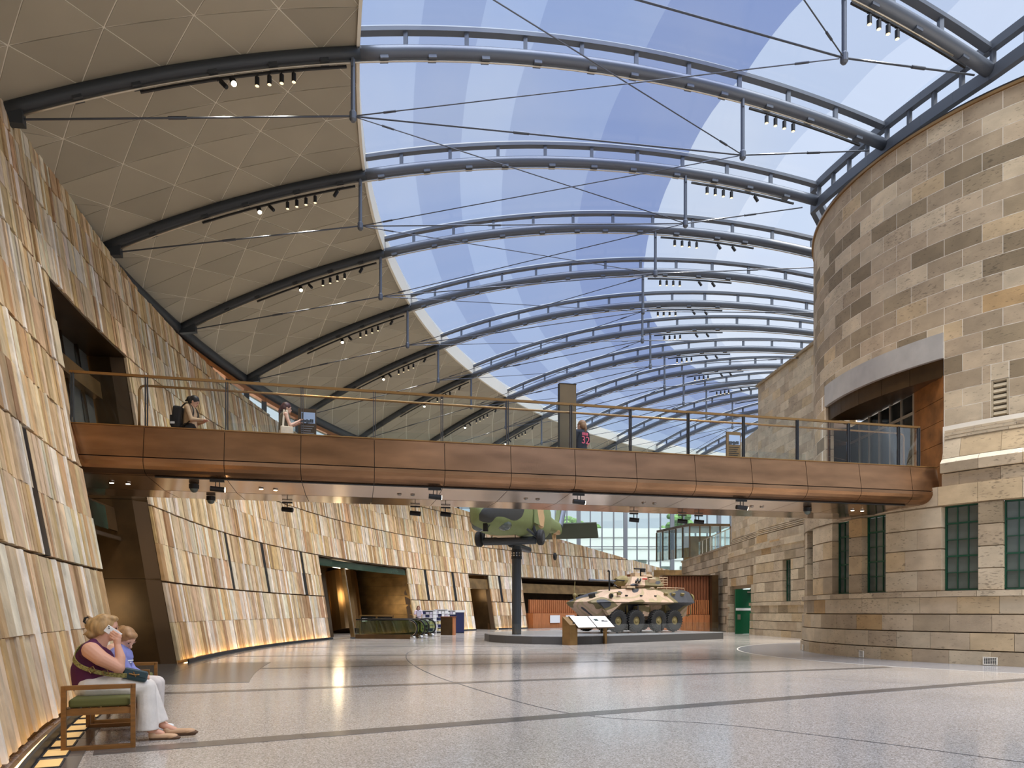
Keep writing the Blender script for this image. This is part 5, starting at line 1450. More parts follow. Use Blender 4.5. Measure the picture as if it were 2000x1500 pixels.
m_ = MB(); m_.cyl((.95, 0, 2.34), (2.55, 0, 2.36), .042, 10); m_.cyl((2.35, 0, 2.358), (2.6, 0, 2.36), .06, 10); lb(m_, 'gun_barrel', 'steel', tur)
m_ = MB(); m_.cyl((.7, .28, 2.36), (1.25, .28, 2.38), .03, 8); lb(m_, 'coaxial_gun', 'black', tur)
for y in (.42, -.42):
    m_ = MB(); m_.tube([(-.55, y, 2.55), (-.55, y, 2.63), (-.55, y, 2.66)], [.3, .3, .22], 16); lb(m_, 'hatch', 'sand', tur)
m_ = MB(); m_.box((.05, .3, 2.65), (.3, .32, .18)); lb(m_, 'gunner_sight', 'sand', tur)
m_ = MB(); m_.box((-.2, -.2, 2.63), (.4, .25, .14)); lb(m_, 'commander_sight', 'timber_dark', tur)
m_ = MB(); m_.cyl((-.15, .45, 2.6), (-.15, .45, 2.9), .03, 8); m_.cyl((.25, .45, 2.93), (-.45, .45, 2.93), .035, 8); m_.box((-.3, .45, 2.86), (.25, .1, .16)); lb(m_, 'pintle_gun', 'black', tur)
for s in (1, -1):
    for k in range(4):
        m_ = MB(); m_.cyl((.42 - .09 * k, s * .74, 2.26 + .07 * (k % 2)), (.52 - .09 * k, s * .9, 2.36 + .07 * (k % 2)), .042, 8); lb(m_, 'smoke_launcher', 'black', tur)
m_ = MB(); m_.box((-.55, .8, 2.36), (.42, .1, .22), M=Matrix.Rotation(-.35, 3, 'X')); lb(m_, 'side_bin', 'sand', tur)
m_ = MB(); m_.box((-.1, .8, 2.44), (.3, .03, .07), M=Matrix.Rotation(-.45, 3, 'X')); lb(m_, 'red_marking', mat('red_marking', srgb(190, 70, 60), 0.7), tur)
m_ = MB()
for z in (2.2, 2.32, 2.44, 2.56):
    m_.tube([(-1.2, .62, z), (-1.75, .62, z), (-1.75, -.62, z), (-1.2, -.62, z)], .014, 6)
for x, y in [(-1.2, .62), (-1.47, .62), (-1.75, .62), (-1.75, .3), (-1.75, 0), (-1.75, -.3), (-1.75, -.62), (-1.47, -.62), (-1.2, -.62)]: m_.cyl((x, y, 2.18), (x, y, 2.58), .012, 6)
lb(m_, 'stowage_basket', 'sand', tur)
m_ = MB(); m_.cyl((-1.0, -.4, 2.55), (-1.0, -.4, 2.8), .02, 8); m_.sph((-1.0, -.4, 2.82), .05, 10, 6); lb(m_, 'antenna_mount', 'sand', tur)
# hull fittings
m_ = MB(); m_.cyl((1.95, .65, 1.85), (1.95, .65, 2.75), .035, 8); m_.tube([(1.95, .65, 2.73), (2.02, .65, 2.76)], .05, 8); lb(m_, 'exhaust_snorkel', 'black')
for s in (1, -1):
    m_ = MB(); m_.cyl((2.2, s * 1.0, 1.62), (2.2, s * 1.12, 1.62), .09, 12); lb(m_, 'headlamp', 'black')
    m_ = MB(); m_.tube([(2.35, s * 1.1, 1.48), (2.35, s * 1.18, 1.72), (1.85, s * 1.12, 1.78), (1.85, s * 1.1, 1.6)], .018, 6); lb(m_, 'lamp_guard', 'olive')
    m_ = MB(); m_.box((1.75, s * 1.08, 1.72), (.22, .06, .12)); lb(m_, 'mirror', 'olive')
    for x in (-1.2, -1.7, -2.3):
        m_ = MB(); m_.box((x, s * 1.06, 1.74), (.2, .08, .12), M=Matrix.Rotation(-s * .55, 3, 'X')); lb(m_, 'vision_block', 'olive')
    for x in (1.3, .4, -.5):
        m_ = MB(); m_.box((x, s * 1.08, 1.64), (.14, .04, .06), M=Matrix.Rotation(-s * .55, 3, 'X')); lb(m_, 'tie_down', 'black')
    m_ = MB(); m_.tube([(-.8, s * .9, 2.05), (-2.6, s * .88, 2.05)], .016, 6)
    for x in (-.8, -1.4, -2.0, -2.6): m_.cyl((x, s * .89, 1.94), (x, s * .89, 2.06), .012, 6)
    lb(m_, 'roof_rail', 'sand')
    m_ = MB(); m_.box((.15, s * .82, .95), (.75, .3, .5)); lb(m_, 'belly_box', 'camo')
m_ = MB(); m_.box((-3.1, 0, 1.45), (.06, 1.1, .7)); lb(m_, 'rear_door', 'camo')
m_ = MB(); m_.tube([(-3.2, .35, 1.5 + .26 * 0)] and [(-3.2, .55 + .0, 1.5)] + [(-3.2, .55, 1.5)], .01, 6); m_ = MB(); m_.tube([(-3.1, .75, 1.55), (-3.22, .75, 1.55)], [.26, .24], 16); lb(m_, 'spare_can', 'olive')
m_ = MB(); m_.cyl((-3.0, .4, .75), (-3.0, .4, 1.1), .03, 6); m_.cyl((-3.05, .9, .8), (-3.0, .9, 1.2), .03, 6); m_.tube([(-3.05, .4, .78), (-3.1, .65, .7), (-3.05, .9, .8)], .03, 6); lb(m_, 'tow_gear', 'olive')
m_ = MB(); m_.cyl((3.0, -.55, 1.4), (3.02, -.55, 1.6), .05, 8); m_.sph((3.0, -.55, 1.66), .1, 10, 6); m_.tube([(3.0, -.55, 1.7), (3.0, -.6, 1.95), (2.95, -.62, 2.1), (2.95, -.6, 2.3)], .022, 6); lb(m_, 'bow_antenna', 'olive')
m_ = MB(); m_.box((2.72, .35, 1.62), (.18, .26, .2), M=Matrix.Rotation(.35, 3, 'Y')); lb(m_, 'bow_light_box', 'black')
m_ = MB(); m_.box((.9, .75, 2.04), (.5, .4, .1)); lb(m_, 'driver_hatch', 'sand')
m_ = MB(); m_.tube([(-.55, .66, 2.0), (-.55, .66, 2.06)], [.24, .2], 14); lb(m_, 'roof_hatch', 'sand')
for x in (1.4, .1, -1.1, -2.2):
    for s in (.55, -.55):
        m_ = MB(); m_.cyl((x, s, -.08), (x, s, .52), .06, 8); lb(m_, 'support_stand', 'steel_dark')

# ================================================================ HELICOPTER ON ITS POLE
hh = math.atan2(-.961, -.276); G = 4.1
HO = Vector((-.10, 30.6, G))
st = empty('helicopter_stand', (.2, 30.95, PT), 0, 'dark steel pole with crossbeam carrying the helicopter', 'stand'); sti = st.location
m_ = MB(); m_.cyl((0, 0, 0), (0, 0, G + .02 - PT), .2, 20); m_.build('pole', M['steel_dark'], st, smooth=False)
m_ = MB(); m_.tube([(0, 0, 3.35 - .1), (0, 0, 3.66)], .225, 20); m_.build('bolted_collar', M['black'], st)
for k in range(5):
    a = -PI / 2 + (k - 2) * .5
    for z in (3.4, 3.5): 
        m_ = MB(); m_.cyl((.22 * math.cos(a), .22 * math.sin(a), z), (.245 * math.cos(a), .245 * math.sin(a), z), .03, 6); m_.build('bolt', M['chrome'], st)
lat = Vector((math.sin(hh) * -1, math.cos(hh), 0)); fw = Vector((math.cos(hh), math.sin(hh), 0))
cpt = HO - sti
mid = Vector((HO.x - .2, HO.y - 30.95, G + .22 - PT))
m_ = MB(); m_.cyl(mid - lat * 1.15, mid + lat * 1.15, .17, 16); m_.build('crossbeam', M['steel_dark'], st)
m_ = MB(); m_.cyl(mid - fw * .15 + Vector((0, 0, -.12)), mid - fw * 3.2 + Vector((0, 0, -.12)), .14, 16); m_.build('tail_beam', M['steel_dark'], st)
heli = empty('helicopter', (HO.x, HO.y, G), hh, 'green and tan military helicopter held up on a pole behind the bridge', 'helicopter')
M['camo_green'] = camo('green_camouflage', [(0, srgb(52, 52, 48)), (.40, srgb(112, 122, 74)), (.58, srgb(186, 152, 110)), (.70, srgb(58, 58, 52))], 0.42, (1.2, 4.1, 2.6))
hs_ = [(3.75, .95, .12, .12), (3.6, .95, .32, .3), (3.1, .98, .68, .5), (2.3, 1.1, 1.0, .74), (1.2, 1.3, 1.16, .95), (-1.4, 1.35, 1.18, .98), (-3.1, 1.42, 1.12, .92), (-4.0, 1.55, .86, .74), (-5.0, 1.7, .48, .5), (-7.6, 1.75, .32, .36), (-9.6, 1.8, .24, .34)]
m_ = MB(); n = 24; rings = []
for x, zc, w, h in hs_:
    rings.append([(x, w * math.copysign(abs(math.cos(t)) ** .65, math.cos(t)), zc + h * math.copysign(abs(math.sin(t)) ** .65, math.sin(t))) for t in [2 * PI * k / n for k in range(n)]])
for A, B in zip(rings, rings[1:]):
    for k in range(n):
        l = (k + 1) % n; m_.add([A[k], A[l], B[l], B[k]], [(0, 1, 2, 3)])
m_.add(rings[0], [tuple(range(n))]); m_.add(rings[-1], [tuple(range(n))])
f = m_.build('fuselage', M['camo_green'], heli)
bm = bmesh.new(); bm.from_mesh(f.data); bmesh.ops.remove_doubles(bm, verts=bm.verts, dist=.001); bmesh.ops.recalc_face_normals(bm, faces=bm.faces); bm.to_mesh(f.data); bm.free(); smooth_by_angle(f, 50)
def hb(m_, nm, mt, par=heli, sm=False): return m_.build(nm, M[mt] if isinstance(mt, str) else mt, par, smooth=sm)
hw, hhub = MB(), MB()
hw.tube([(0, -.13, 0), (0, -.12, 0), (0, -.06, 0), (0, .06, 0), (0, .12, 0), (0, .13, 0)], [.18, .3, .335, .335, .3, .18], 22)
hhub.tube([(0, -.135, 0), (0, .135, 0)], .16, 16)
for s in (1, -1):
    o = hb(hw, 'main_wheel', 'rubber') if s == 1 else None
    if s == 1: w1 = o; hu1 = hhub.build('wheel_hub', M['steel_dark'], w1)
    else:
        o = w1.copy(); COL.objects.link(o); hu = hu1.copy(); COL.objects.link(hu); hu.parent = o
    o.location = (0, s * 1.36, .335)
    m_ = MB(); m_.cyl((0, s * 1.2, .34), (.25, s * 1.0, 1.05), .075, 10); m_.cyl((0, s * 1.2, .34), (1.0, s * .9, .7), .05, 8); m_.cyl((0, s * 1.0, .34), (0, s * 1.24, .34), .06, 8); hb(m_, 'landing_leg', 'steel_dark')
    m_ = MB(); m_.sph((2.55, s * .52, .62), (.42, .3, .26), 14, 8); hb(m_, 'chin_window', 'glass_window', f, True)
    m_ = MB(); m_.box((-.3, s * 1.2, 1.45), (1.6, .05, 1.1)); hb(m_, 'cabin_door', 'camo_green', f)
    m_ = MB(); m_.box((2.0, s * .93, 1.55), (.9, .05, .55)); hb(m_, 'cockpit_window', 'glass_window', f)
    m_ = MB(); m_.tube([(-1.2, s * .45, 2.3), (-1.2, s * .8, 2.55), (-2.6, s * .8, 2.5), (-3.2, s * .6, 2.3)], [.25, .36, .36, .2], 12); hb(m_, 'engine_pod', 'camo_green', f, True)
    m_ = MB(); m_.tube([(.9, s * .5, .42), (.9, s * .5, .25)], .02, 6); hb(m_, 'belly_aerial', 'black', f)
m_ = MB(); m_.box((3.3, 0, .42), (.16, .16, .3)); m_.cyl((3.4, .2, .5), (3.75, .25, .38), .02, 6); hb(m_, 'nose_sensor', 'black', f)
m_ = MB(); m_.box((-.4, 0, .365), (2.6, 1.0, .03)); hb(m_, 'belly_panel', 'sand', f)
m_ = MB(); m_.cyl((-.6, 0, 2.3), (-.6, 0, 3.3), .18, 12); m_.tube([(-.6, 0, 3.1), (-.6, 0, 3.35)], .4, 16); hb(m_, 'rotor_mast', 'steel_dark')
# fin, tail rotor boss, stabilator, tail wheel
m_ = MB(); poly = [(-9.0, 1.7), (-9.7, 1.6), (-11.6, 3.9), (-11.2, 4.2), (-10.4, 4.1)]
m_.prism(poly, -.11, .11, lambda x, z, y: (x, y, z)); hb(m_, 'tail_fin', 'camo_green')
m_ = MB(); m_.cyl((-9.4, .12, 1.9), (-11.2, .12, 3.9), .2, 12); hb(m_, 'tail_drive_fairing', 'steel')
m_ = MB(); RS = Matrix.Rotation(math.radians(-48), 3, 'Y'); m_.box((-10.0, 0, 1.72), (1.05, 4.3, .1), M=RS); st_ = hb(m_, 'stabilator', mat('dark_green_stabilator', srgb(66, 72, 56), 0.6)); bevel(st_, .03)
m_ = MB(); m_.cyl((-8.75, 0, 1.55), (-8.85, 0, .4), .08, 10); m_.cyl((-8.2, 0, 1.4), (-8.8, 0, .75), .05, 8); hb(m_, 'tail_leg', 'camo_green')
m_ = MB(); m_.tube([(-8.85, -.08, .22), (-8.85, -.05, .22), (-8.85, .05, .22), (-8.85, .08, .22)], [.14, .21, .21, .14], 18); hb(m_, 'tail_wheel', 'rubber')
# ================================================================ BENCHES
M['oak'] = mat('golden_oak', srgb(132, 88, 38), 0.45, noise=(6, 0.25, 4, (1, 1, 6)))
M['cushion'] = mat('olive_cushion', srgb(98, 98, 52), 0.85)
BO = Vector((-3.82, 6.63, 0)); BR = math.atan2(.39, .92)
def bench(loc, L, label):
    o = empty('bench', loc, BR, label, 'bench', 'oak framed benches along the stone wall')
    for y in (0, L):
        m_ = MB()
        for x in (-.28, .28): m_.box((x, y, .3), (.042, .05, .6))
        m_.box((0, y, .58), (.56, .05, .042)); m_.box((0, y, .021), (.56, .05, .042)); f = m_.build('end_frame', M['oak'], o); bevel(f, .004)
    for x in (-.26, .26):
        m_ = MB(); m_.box((x, L / 2, .355), (.04, L, .06)); m_.build('seat_rail', M['oak'], o)
    for y in (.02, L - .02):
        m_ = MB(); m_.box((0, y, .355), (.52, .05, .06)); m_.build('cross_rail', M['oak'], o)
    for k in range(6):
        m_ = MB(); m_.box((-.2 + .08 * k, L / 2, .38), (.05, L - .06, .015)); m_.build('seat_slat', M['oak'], o)
    n = 2
    for k in range(n):
        m_ = MB(); m_.box((0, L * (k + .5) / n, .43), (.50, L / n - .05, .08)); c = m_.build('cushion', M['cushion'], o); bevel(c, .025, 3)
    return o
tB = Vector((-.39, .92, 0))
bench(BO, 1.45, 'oak framed bench with olive cushion on which two people sit')
bench(BO + tB * 1.78, 1.4, 'empty oak framed bench behind the seated pair')
# ================================================================ PEOPLE
def blob(name, prims, m, parent, voxel=.008, smooth=6, fac=.5):
    """one continuous skin grown over tapered capsules and ellipsoids"""
    mb = MB()
    for p in prims:
        if p[0] == 'c':
            _, a, b, ra, rb = p; a, b = Vector(a), Vector(b); d = (b - a); L = d.length; d = d / L if L > 1e-6 else Vector((0, 0, 1))
            pts = [a - d * ra * .95, a - d * ra * .7, a - d * ra * .3, a, b, b + d * rb * .3, b + d * rb * .7, b + d * rb * .95]
            mb.tube(pts, [ra * .3, ra * .72, ra * .96, ra, rb, rb * .96, rb * .72, rb * .3], 14)
        elif p[0] == 't':
            _, a, b, ra, rb = p; mb.tube([a, b], [ra, rb], 16)
        elif p[0] == 'e':
            _, c, r = p[:3]; mb.sph(c, r, 18, 12, M=p[3] if len(p) > 3 else None)
    me = bpy.data.meshes.new(name); me.from_pydata(mb.v, [], mb.f)
    bm = bmesh.new(); bm.from_mesh(me); bmesh.ops.remove_doubles(bm, verts=bm.verts, dist=1e-5); bmesh.ops.recalc_face_normals(bm, faces=bm.faces); bm.to_mesh(me); bm.free()
    tmp = bpy.data.objects.new(name + '_tmp', me); COL.objects.link(tmp)
    r = tmp.modifiers.new('r', 'REMESH'); r.mode = 'VOXEL'; r.voxel_size = voxel
    s = tmp.modifiers.new('s', 'SMOOTH'); s.factor = fac; s.iterations = smooth
    dg = bpy.context.evaluated_depsgraph_get(); dg.update()
    out = bpy.data.meshes.new_from_object(tmp.evaluated_get(dg)); out.name = name
    bpy.data.objects.remove(tmp); bpy.data.meshes.remove(me)
    out.polygons.foreach_set('use_smooth', [True] * len(out.polygons))
    out.materials.clear(); out.materials.append(m)
    o = bpy.data.objects.new(name, out); COL.objects.link(o); o.parent = parent
    return o
skin = mat('skin', srgb(214, 160, 132), 0.55); skin2 = mat('skin_pale', srgb(222, 176, 150), 0.55)
def cloth(n, c, r=.85): return mat(n, srgb(*c), r, noise=(9, .12, 4), bump=.15, bscale=30)
c = lambda a, b, ra, rb=None: ('c', a, b, ra, ra if rb is None else rb)
e = lambda p, r, M_=None: ('e', p, r, M_)
def head_prims(p, pitch=0.0, s=1.0, yaw=0.0):
    """skull, jaw, nose, ears and neck stub; p = skull centre, faces local +x"""
    R = Matrix.Rotation(yaw, 3, 'Z') @ Matrix.Rotation(pitch, 3, 'Y'); P = Vector(p)
    q = lambda x, y, z: P + R @ Vector((x * s, y * s, z * s))
    return [e(q(0, 0, .015), (.098 * s, .077 * s, .105 * s), R), e(q(.028, 0, -.055), (.062 * s, .055 * s, .07 * s), R), c(q(.088, 0, .0), q(.108, 0, -.03), .009 * s, .014 * s),
            e(q(.07, 0, -.09), (.03 * s, .032 * s, .022 * s), R), e(q(-.005, .078 * s, -.01), (.02 * s, .01 * s, .03 * s), R), e(q(-.005, -.078, -.01), (.02 * s, .01 * s, .03 * s), R),
            e(q(.085, .03, .022), (.015 * s, .02 * s, .01 * s), R), e(q(.085, -.03, .022), (.015 * s, .02 * s, .01 * s), R), e(q(.085, 0, -.062), (.018 * s, .026 * s, .009 * s), R)], q, R
def face_parts(q, R, parent, s=1.0):
    m_ = MB()
    for y in (.031, -.031): m_.sph(q(.088, y, .008), (.008 * s, .013 * s, .007 * s), 8, 6, M=R)
    m_.build('eyes', M['black'], parent)
    m_ = MB()
    for y in (.032, -.032): m_.sph(q(.093, y, .03), (.006 * s, .02 * s, .004 * s), 8, 6, M=R)
    m_.build('eyebrows', M['timber_dark'], parent)
    m_ = MB(); m_.sph(q(.097, 0, -.065), (.006 * s, .022 * s, .007 * s), 10, 6, M=R); m_.build('lips', mat('lips', srgb(176, 96, 88), .5), parent)

# ---- seated woman on the phone (bench frame: x to the hall, y along the bench, z up)
W = empty('person', BO, BR, 'seated woman in purple sleeveless top and white trousers holding a phone to her ear', 'person')
Y0 = .47
hp, q, R = head_prims((.0, Y0 + .02, 1.115), .12, 1.05)
bodyp = hp + [c((-.06, Y0, .93), (-.015, Y0 + .01, 1.05), .068, .058), c((-.12, Y0, .86), (-.08, Y0, .96), .10, .07),
    # near arm up to the ear
    c((-.105, Y0 - .17, .905), (-.02, Y0 - .20, .83), .082, .074), c((-.02, Y0 - .20, .83), (.135, Y0 - .2, .735), .074, .056), c((.135, Y0 - .2, .735), (.145, Y0 - .17, .83), .052, .046), c((.145, Y0 - .17, .83), (.115, Y0 - .13, .955), .046, .029),
    c((-.10, Y0, .9), (-.105, Y0 - .17, .905), .08, .078),
    # far arm resting on the bag
    c((-.10, Y0, .9), (-.105, Y0 + .17, .9), .08, .075), c((-.105, Y0 + .17, .9), (.06, Y0 + .2, .7), .07, .052), c((.06, Y0 + .2, .7), (.25, Y0 + .08, .64), .048, .03), c((.25, Y0 + .08, .64), (.31, Y0 + .05, .63), .03, .026),
    # torso and hips under the clothes, ankles
    c((-.13, Y0, .56), (-.12, Y0, .84), .13, .13), c((-.05, Y0 - .08, .53), (.36, Y0 - .07, .52), .08, .06), c((-.05, Y0 + .08, .53), (.38, Y0 + .06, .52), .08, .06),
    c((.36, Y0 - .07, .52), (.40, Y0 - .09, .10), .055, .034), c((.38, Y0 + .06, .52), (.50, Y0 - .0, .13), .055, .034),
    c((.40, Y0 - .09, .10), (.50, Y0 - .1, .055), .036, .034), c((.50, Y0, .13), (.62, Y0 - .03, .075), .036, .03)]
# hand with four fingers over the phone and a thumb behind it
ux, uz = Vector((-.80, 0, .60)), Vector((.60, 0, .80))
palm = Vector((.115, Y0 - .125, 1.0))
bodyp += [c((.115, Y0 - .13, .955), tuple(palm), .029, .034), c(tuple(palm - uz * .02), tuple(palm + uz * .022 + Vector((0, 0, .015))), .026, .026)]
for k in range(4):
    b0 = palm + uz * (-.032 + .021 * k) + Vector((.0, -.006, .025)); ln = (.066, .076, .074, .056)[3 - k] if False else (.058, .074, .078, .07)[k]
    m0 = b0 + ux * ln * .5 + Vector((0, -.012, 0)); t0 = b0 + ux * ln + Vector((0, .004, 0))
    bodyp += [c(tuple(b0), tuple(m0), .0098, .009), c(tuple(m0), tuple(t0), .009, .0078)]
bodyp += [c(tuple(palm + Vector((-.012, .02, -.01))), tuple(palm + Vector((-.045, .035, .015))), .012, .0095)]
for k in range(4):
    b0 = Vector((.32, Y0 + .03 + .018 * k - .01, .635)); bodyp += [c(tuple(b0), tuple(b0 + Vector((.045, -.005, -.012))), .009, .008), c(tuple(b0 + Vector((.045, -.005, -.012))), tuple(b0 + Vector((.06, -.005, -.035))), .008, .0075)]
bodyp += [c((.29, Y0 + .03, .64), (.33, Y0 + .0, .645), .011, .009)]
body = blob('body', bodyp, skin, W, .0055, 4, .4); face_parts(q, R, body, 1.05)
blob('sleeveless_top', [c((-.12, Y0, .57), (-.13, Y0, .70), .168, .172), c((-.13, Y0, .70), (-.115, Y0, .84), .172, .15), c((-.04, Y0, .68), (-.03, Y0, .82), .115, .105), c((-.11, Y0 - .12, .90), (-.11, Y0 + .12, .90), .098, .098), c((-.105, Y0 - .11, .945), (-.10, Y0 - .06, .975), .05, .045), c((-.105, Y0 + .11, .945), (-.10, Y0 + .06, .975), .05, .045)], cloth('purple_knit', (84, 30, 66)), W, .009, 8)
blob('white_trousers', [c((-.12, Y0, .55), (-.04, Y0, .54), .165, .15), c((-.12, Y0 - .09, .55), (.10, Y0 - .09, .545), .115, .105), c((.10, Y0 - .09, .545), (.36, Y0 - .08, .515), .105, .088), c((-.1, Y0 + .09, .55), (.36, Y0 + .06, .515), .115, .088),
    c((.36, Y0 - .08, .515), (.37, Y0 - .10, .30), .09, .092), ('t', (.37, Y0 - .10, .30), (.37, Y0 - .10, .105), .092, .108), c((.36, Y0 + .06, .515), (.43, Y0 + .02, .32), .088, .082), ('t', (.43, Y0 + .02, .32), (.485, Y0 + .0, .15), .082, .082)], cloth('white_linen', (226, 218, 208)), W, .009, 6)
hairc = mat('blonde_hair', srgb(176, 140, 92), 0.5, noise=(30, .35, 4, (1, 1, .3)))
hp_ = [e(q(-.02, 0, .035), (.112, .095, .105), R), e(q(-.07, 0, -.0), (.085, .1, .11), R), e(q(-.125, 0, .015), (.055, .06, .06), R), e(q(-.11, -.02, -.07), (.05, .06, .05), R), e(q(.03, 0, .095), (.07, .07, .035), R), e(q(-.03, -.075, .0), (.05, .03, .075), R), e(q(-.03, .075, .0), (.05, .03, .075), R), c(tuple(q(-.13, -.02, -.05)), tuple(q(-.17, -.04, -.08)), .02, .008), c(tuple(q(-.13, 0, .07)), tuple(q(-.165, -.01, .1)), .02, .008)]
hair = blob('hair', hp_, hairc, W, .008, 3)
m_ = MB(); m_.tube([q(-.155, -.03, .02), q(-.185, -.03, .04), q(-.18, -.03, .075), q(-.15, -.03, .085)], .008, 6); m_.tube([q(-.155, .03, .02), q(-.185, .03, .04), q(-.18, .03, .075), q(-.15, .03, .085)], .008, 6); m_.build('hair_clip', M['black'], hair)
shoe = mat('tan_leather', srgb(196, 158, 122), .5); sole = mat('brown_sole', srgb(96, 70, 48), .7)
for k, (a, b, z, tl) in enumerate(((Vector((.42, Y0 - .10, .035)), Vector((.60, Y0 - .13, .03)), 0, 0), (Vector((.55, Y0 - .02, .06)), Vector((.76, Y0 - .06, .062)), 0, 0))):
    s_ = blob('shoe', [c(tuple(a), tuple(b), .036, .03), e(tuple(b), (.055, .042, .028)), e(tuple(a + Vector((.0, 0, .02))), (.04, .036, .03))], shoe, W, .006, 4)
    blob('sole', [c(tuple(a - Vector((0, 0, .016))), tuple(b - Vector((-.03, 0, .016))), .034, .034), e(tuple(b - Vector((-.02, 0, .014))), (.06, .044, .02))], sole, s_, .006, 3)
# strap, handbag, phone
strap = mat('patterned_strap', srgb(150, 140, 82), .8, noise=(60, .6, 2))
m_ = MB(); sp_ = smooth_pts([(-.07, Y0 + .05, 1.0), (-.20, Y0 - .10, .94), (-.245, Y0 - .17, .84), (-.19, Y0 - .20, .76), (-.05, Y0 - .205, .70), (.10, Y0 - .2, .665), (.20, Y0 - .18, .655)], 6)
for p, r_ in zip(sp_, sp_[1:]): m_.bar(p, r_, .008, .042, up=(0.3, -.3, 1))
st2 = m_.build('bag_strap', strap, W)
m_ = MB(); m_.tube([(-.12, Y0 - .215, .735), (-.08, Y0 - .222, .755), (-.06, Y0 - .225, .715), (-.10, Y0 - .222, .69)], .006, 6, closed=True); m_.tube([(-.0, Y0 - .215, .71), (.04, Y0 - .215, .72), (.05, Y0 - .215, .675), (.01, Y0 - .215, .665)], .006, 6, closed=True); m_.build('buckle', M['brass'], st2)
bag = empty('handbag', BO + Vector((0, 0, 0)), BR, 'small dark teal handbag with gold clasp in the seated woman\'s lap', 'handbag')
teal = mat('teal_leather', srgb(44, 66, 72), .45)
m_ = MB(); m_.box((.27, Y0 - .13, .655), (.22, .09, .11), M=Matrix.Rotation(.25, 3, 'Y')); bb = m_.build('bag_body', teal, bag); bevel(bb, .025, 3)
m_ = MB(); m_.box((.275, Y0 - .178, .675), (.2, .012, .06), M=Matrix.Rotation(.25, 3, 'Y')); bevel(m_.build('flap', teal, bag), .005)
m_ = MB(); m_.tube([(.22, Y0 - .19, .675), (.27, Y0 - .192, .66), (.31, Y0 - .19, .66)], .008, 6); m_.tube([(.26, Y0 - .19, .69), (.28, Y0 - .19, .64)], .006, 6); m_.build('gold_clasp', M['brass'], bag)
ph = empty('mobile_phone', BO, BR, 'white smartphone held to the seated woman\'s ear', 'phone')
pc_ = Vector((.075, Y0 - .112, 1.075)); PR = Matrix.Rotation(math.radians(37), 3, 'Y')
m_ = MB(); m_.box(pc_, (.15, .010, .074), M=PR); bevel(m_.build('case', M['white'], ph), .008, 2)
m_ = MB(); m_.box(pc_ + PR @ Vector((-.055, -.007, .018)), (.03, .005, .03), M=PR); m_.build('camera_bump', M['white'], ph)
m_ = MB(); m_.sph(pc_ + PR @ Vector((-.06, -.0105, .024)), (.006, .003, .006), 8, 6); m_.sph(pc_ + PR @ Vector((-.049, -.0105, .012)), (.006, .003, .006), 8, 6); m_.build('camera_lens', M['black'], ph)

# ---- girl in the blue sweatshirt
Gp = empty('person', BO, BR, 'seated girl in lavender-blue sweatshirt looking down beside the woman', 'person')
Y1 = 1.0
hp, q, R = head_prims((.125, Y1 + .02, .985), .62, .98, -.75)
gb = hp + [c((.05, Y1, .86), (.105, Y1, .94), .052, .05), c((-.04, Y1, .55), (.03, Y1, .84), .10, .11), c((-.02, Y1 - .08, .5), (.42, Y1 - .08, .5), .07, .055), c((-.02, Y1 + .08, .5), (.42, Y1 + .08, .5), .07, .055),
    c((.42, Y1 - .08, .5), (.40, Y1 - .08, .10), .05, .034), c((.42, Y1 + .08, .5), (.42, Y1 + .08, .10), .05, .034), c((.40, Y1 - .08, .1), (.47, Y1 - .08, .05), .034, .03), c((.42, Y1 + .08, .1), (.5, Y1 + .08, .05), .034, .03),
    c((.03, Y1 - .15, .82), (.10, Y1 - .17, .63), .04, .035), c((.1, Y1 - .17, .63), (.25, Y1 - .06, .60), .032, .024), c((.03, Y1 + .15, .82), (.1, Y1 + .17, .63), .04, .035), c((.1, Y1 + .17, .63), (.25, Y1 + .04, .60), .032, .024)]
for sgn in (-1, 1):
    w0 = Vector((.25, Y1 - .01 + sgn * .05, .60)); gb += [c(tuple(w0), tuple(w0 + Vector((.05, 0, -.005))), .024, .026)]
    for k in range(4):
        b0 = w0 + Vector((.06, -.024 + .016 * k, 0)); gb += [c(tuple(b0), tuple(b0 + Vector((.03, 0, -.012))), .008, .0075), c(tuple(b0 + Vector((.03, 0, -.012))), tuple(b0 + Vector((.04, 0, -.035))), .0075, .007)]
    gb += [c(tuple(w0 + Vector((.04, -sgn * .02, .01))), tuple(w0 + Vector((.075, -sgn * .03, .012))), .0095, .008)]
b_ = blob('body', gb, skin2, Gp, .006, 4, .4); face_parts(q, R, b_, .98)
sw = blob('sweatshirt', [c((-.03, Y1, .53), (.03, Y1, .68), .145, .15), c((.03, Y1, .68), (.07, Y1, .80), .15, .13), c((.06, Y1 - .12, .83), (.06, Y1 + .12, .83), .085, .085), c((.06, Y1 - .16, .82), (.15, Y1 - .19, .64), .072, .066), c((.15, Y1 - .19, .64), (.25, Y1 - .07, .605), .062, .046), c((.06, Y1 + .16, .82), (.15, Y1 + .19, .64), .072, .066), c((.15, Y1 + .19, .64), (.25, Y1 + .06, .605), .062, .046), c((.08, Y1 - .04, .885), (.08, Y1 + .04, .885), .055, .055)], cloth('lavender_fleece', (136, 140, 196)), Gp, .009, 6)
m_ = MB(); m_.bar((.15, Y1 - .125, .765), (.2, Y1 - .06, .765), .008, .012); m_.bar((.17, Y1 - .1, .745), (.185, Y1 - .08, .745), .008, .01); m_.build('white_logo', M['white'], sw)
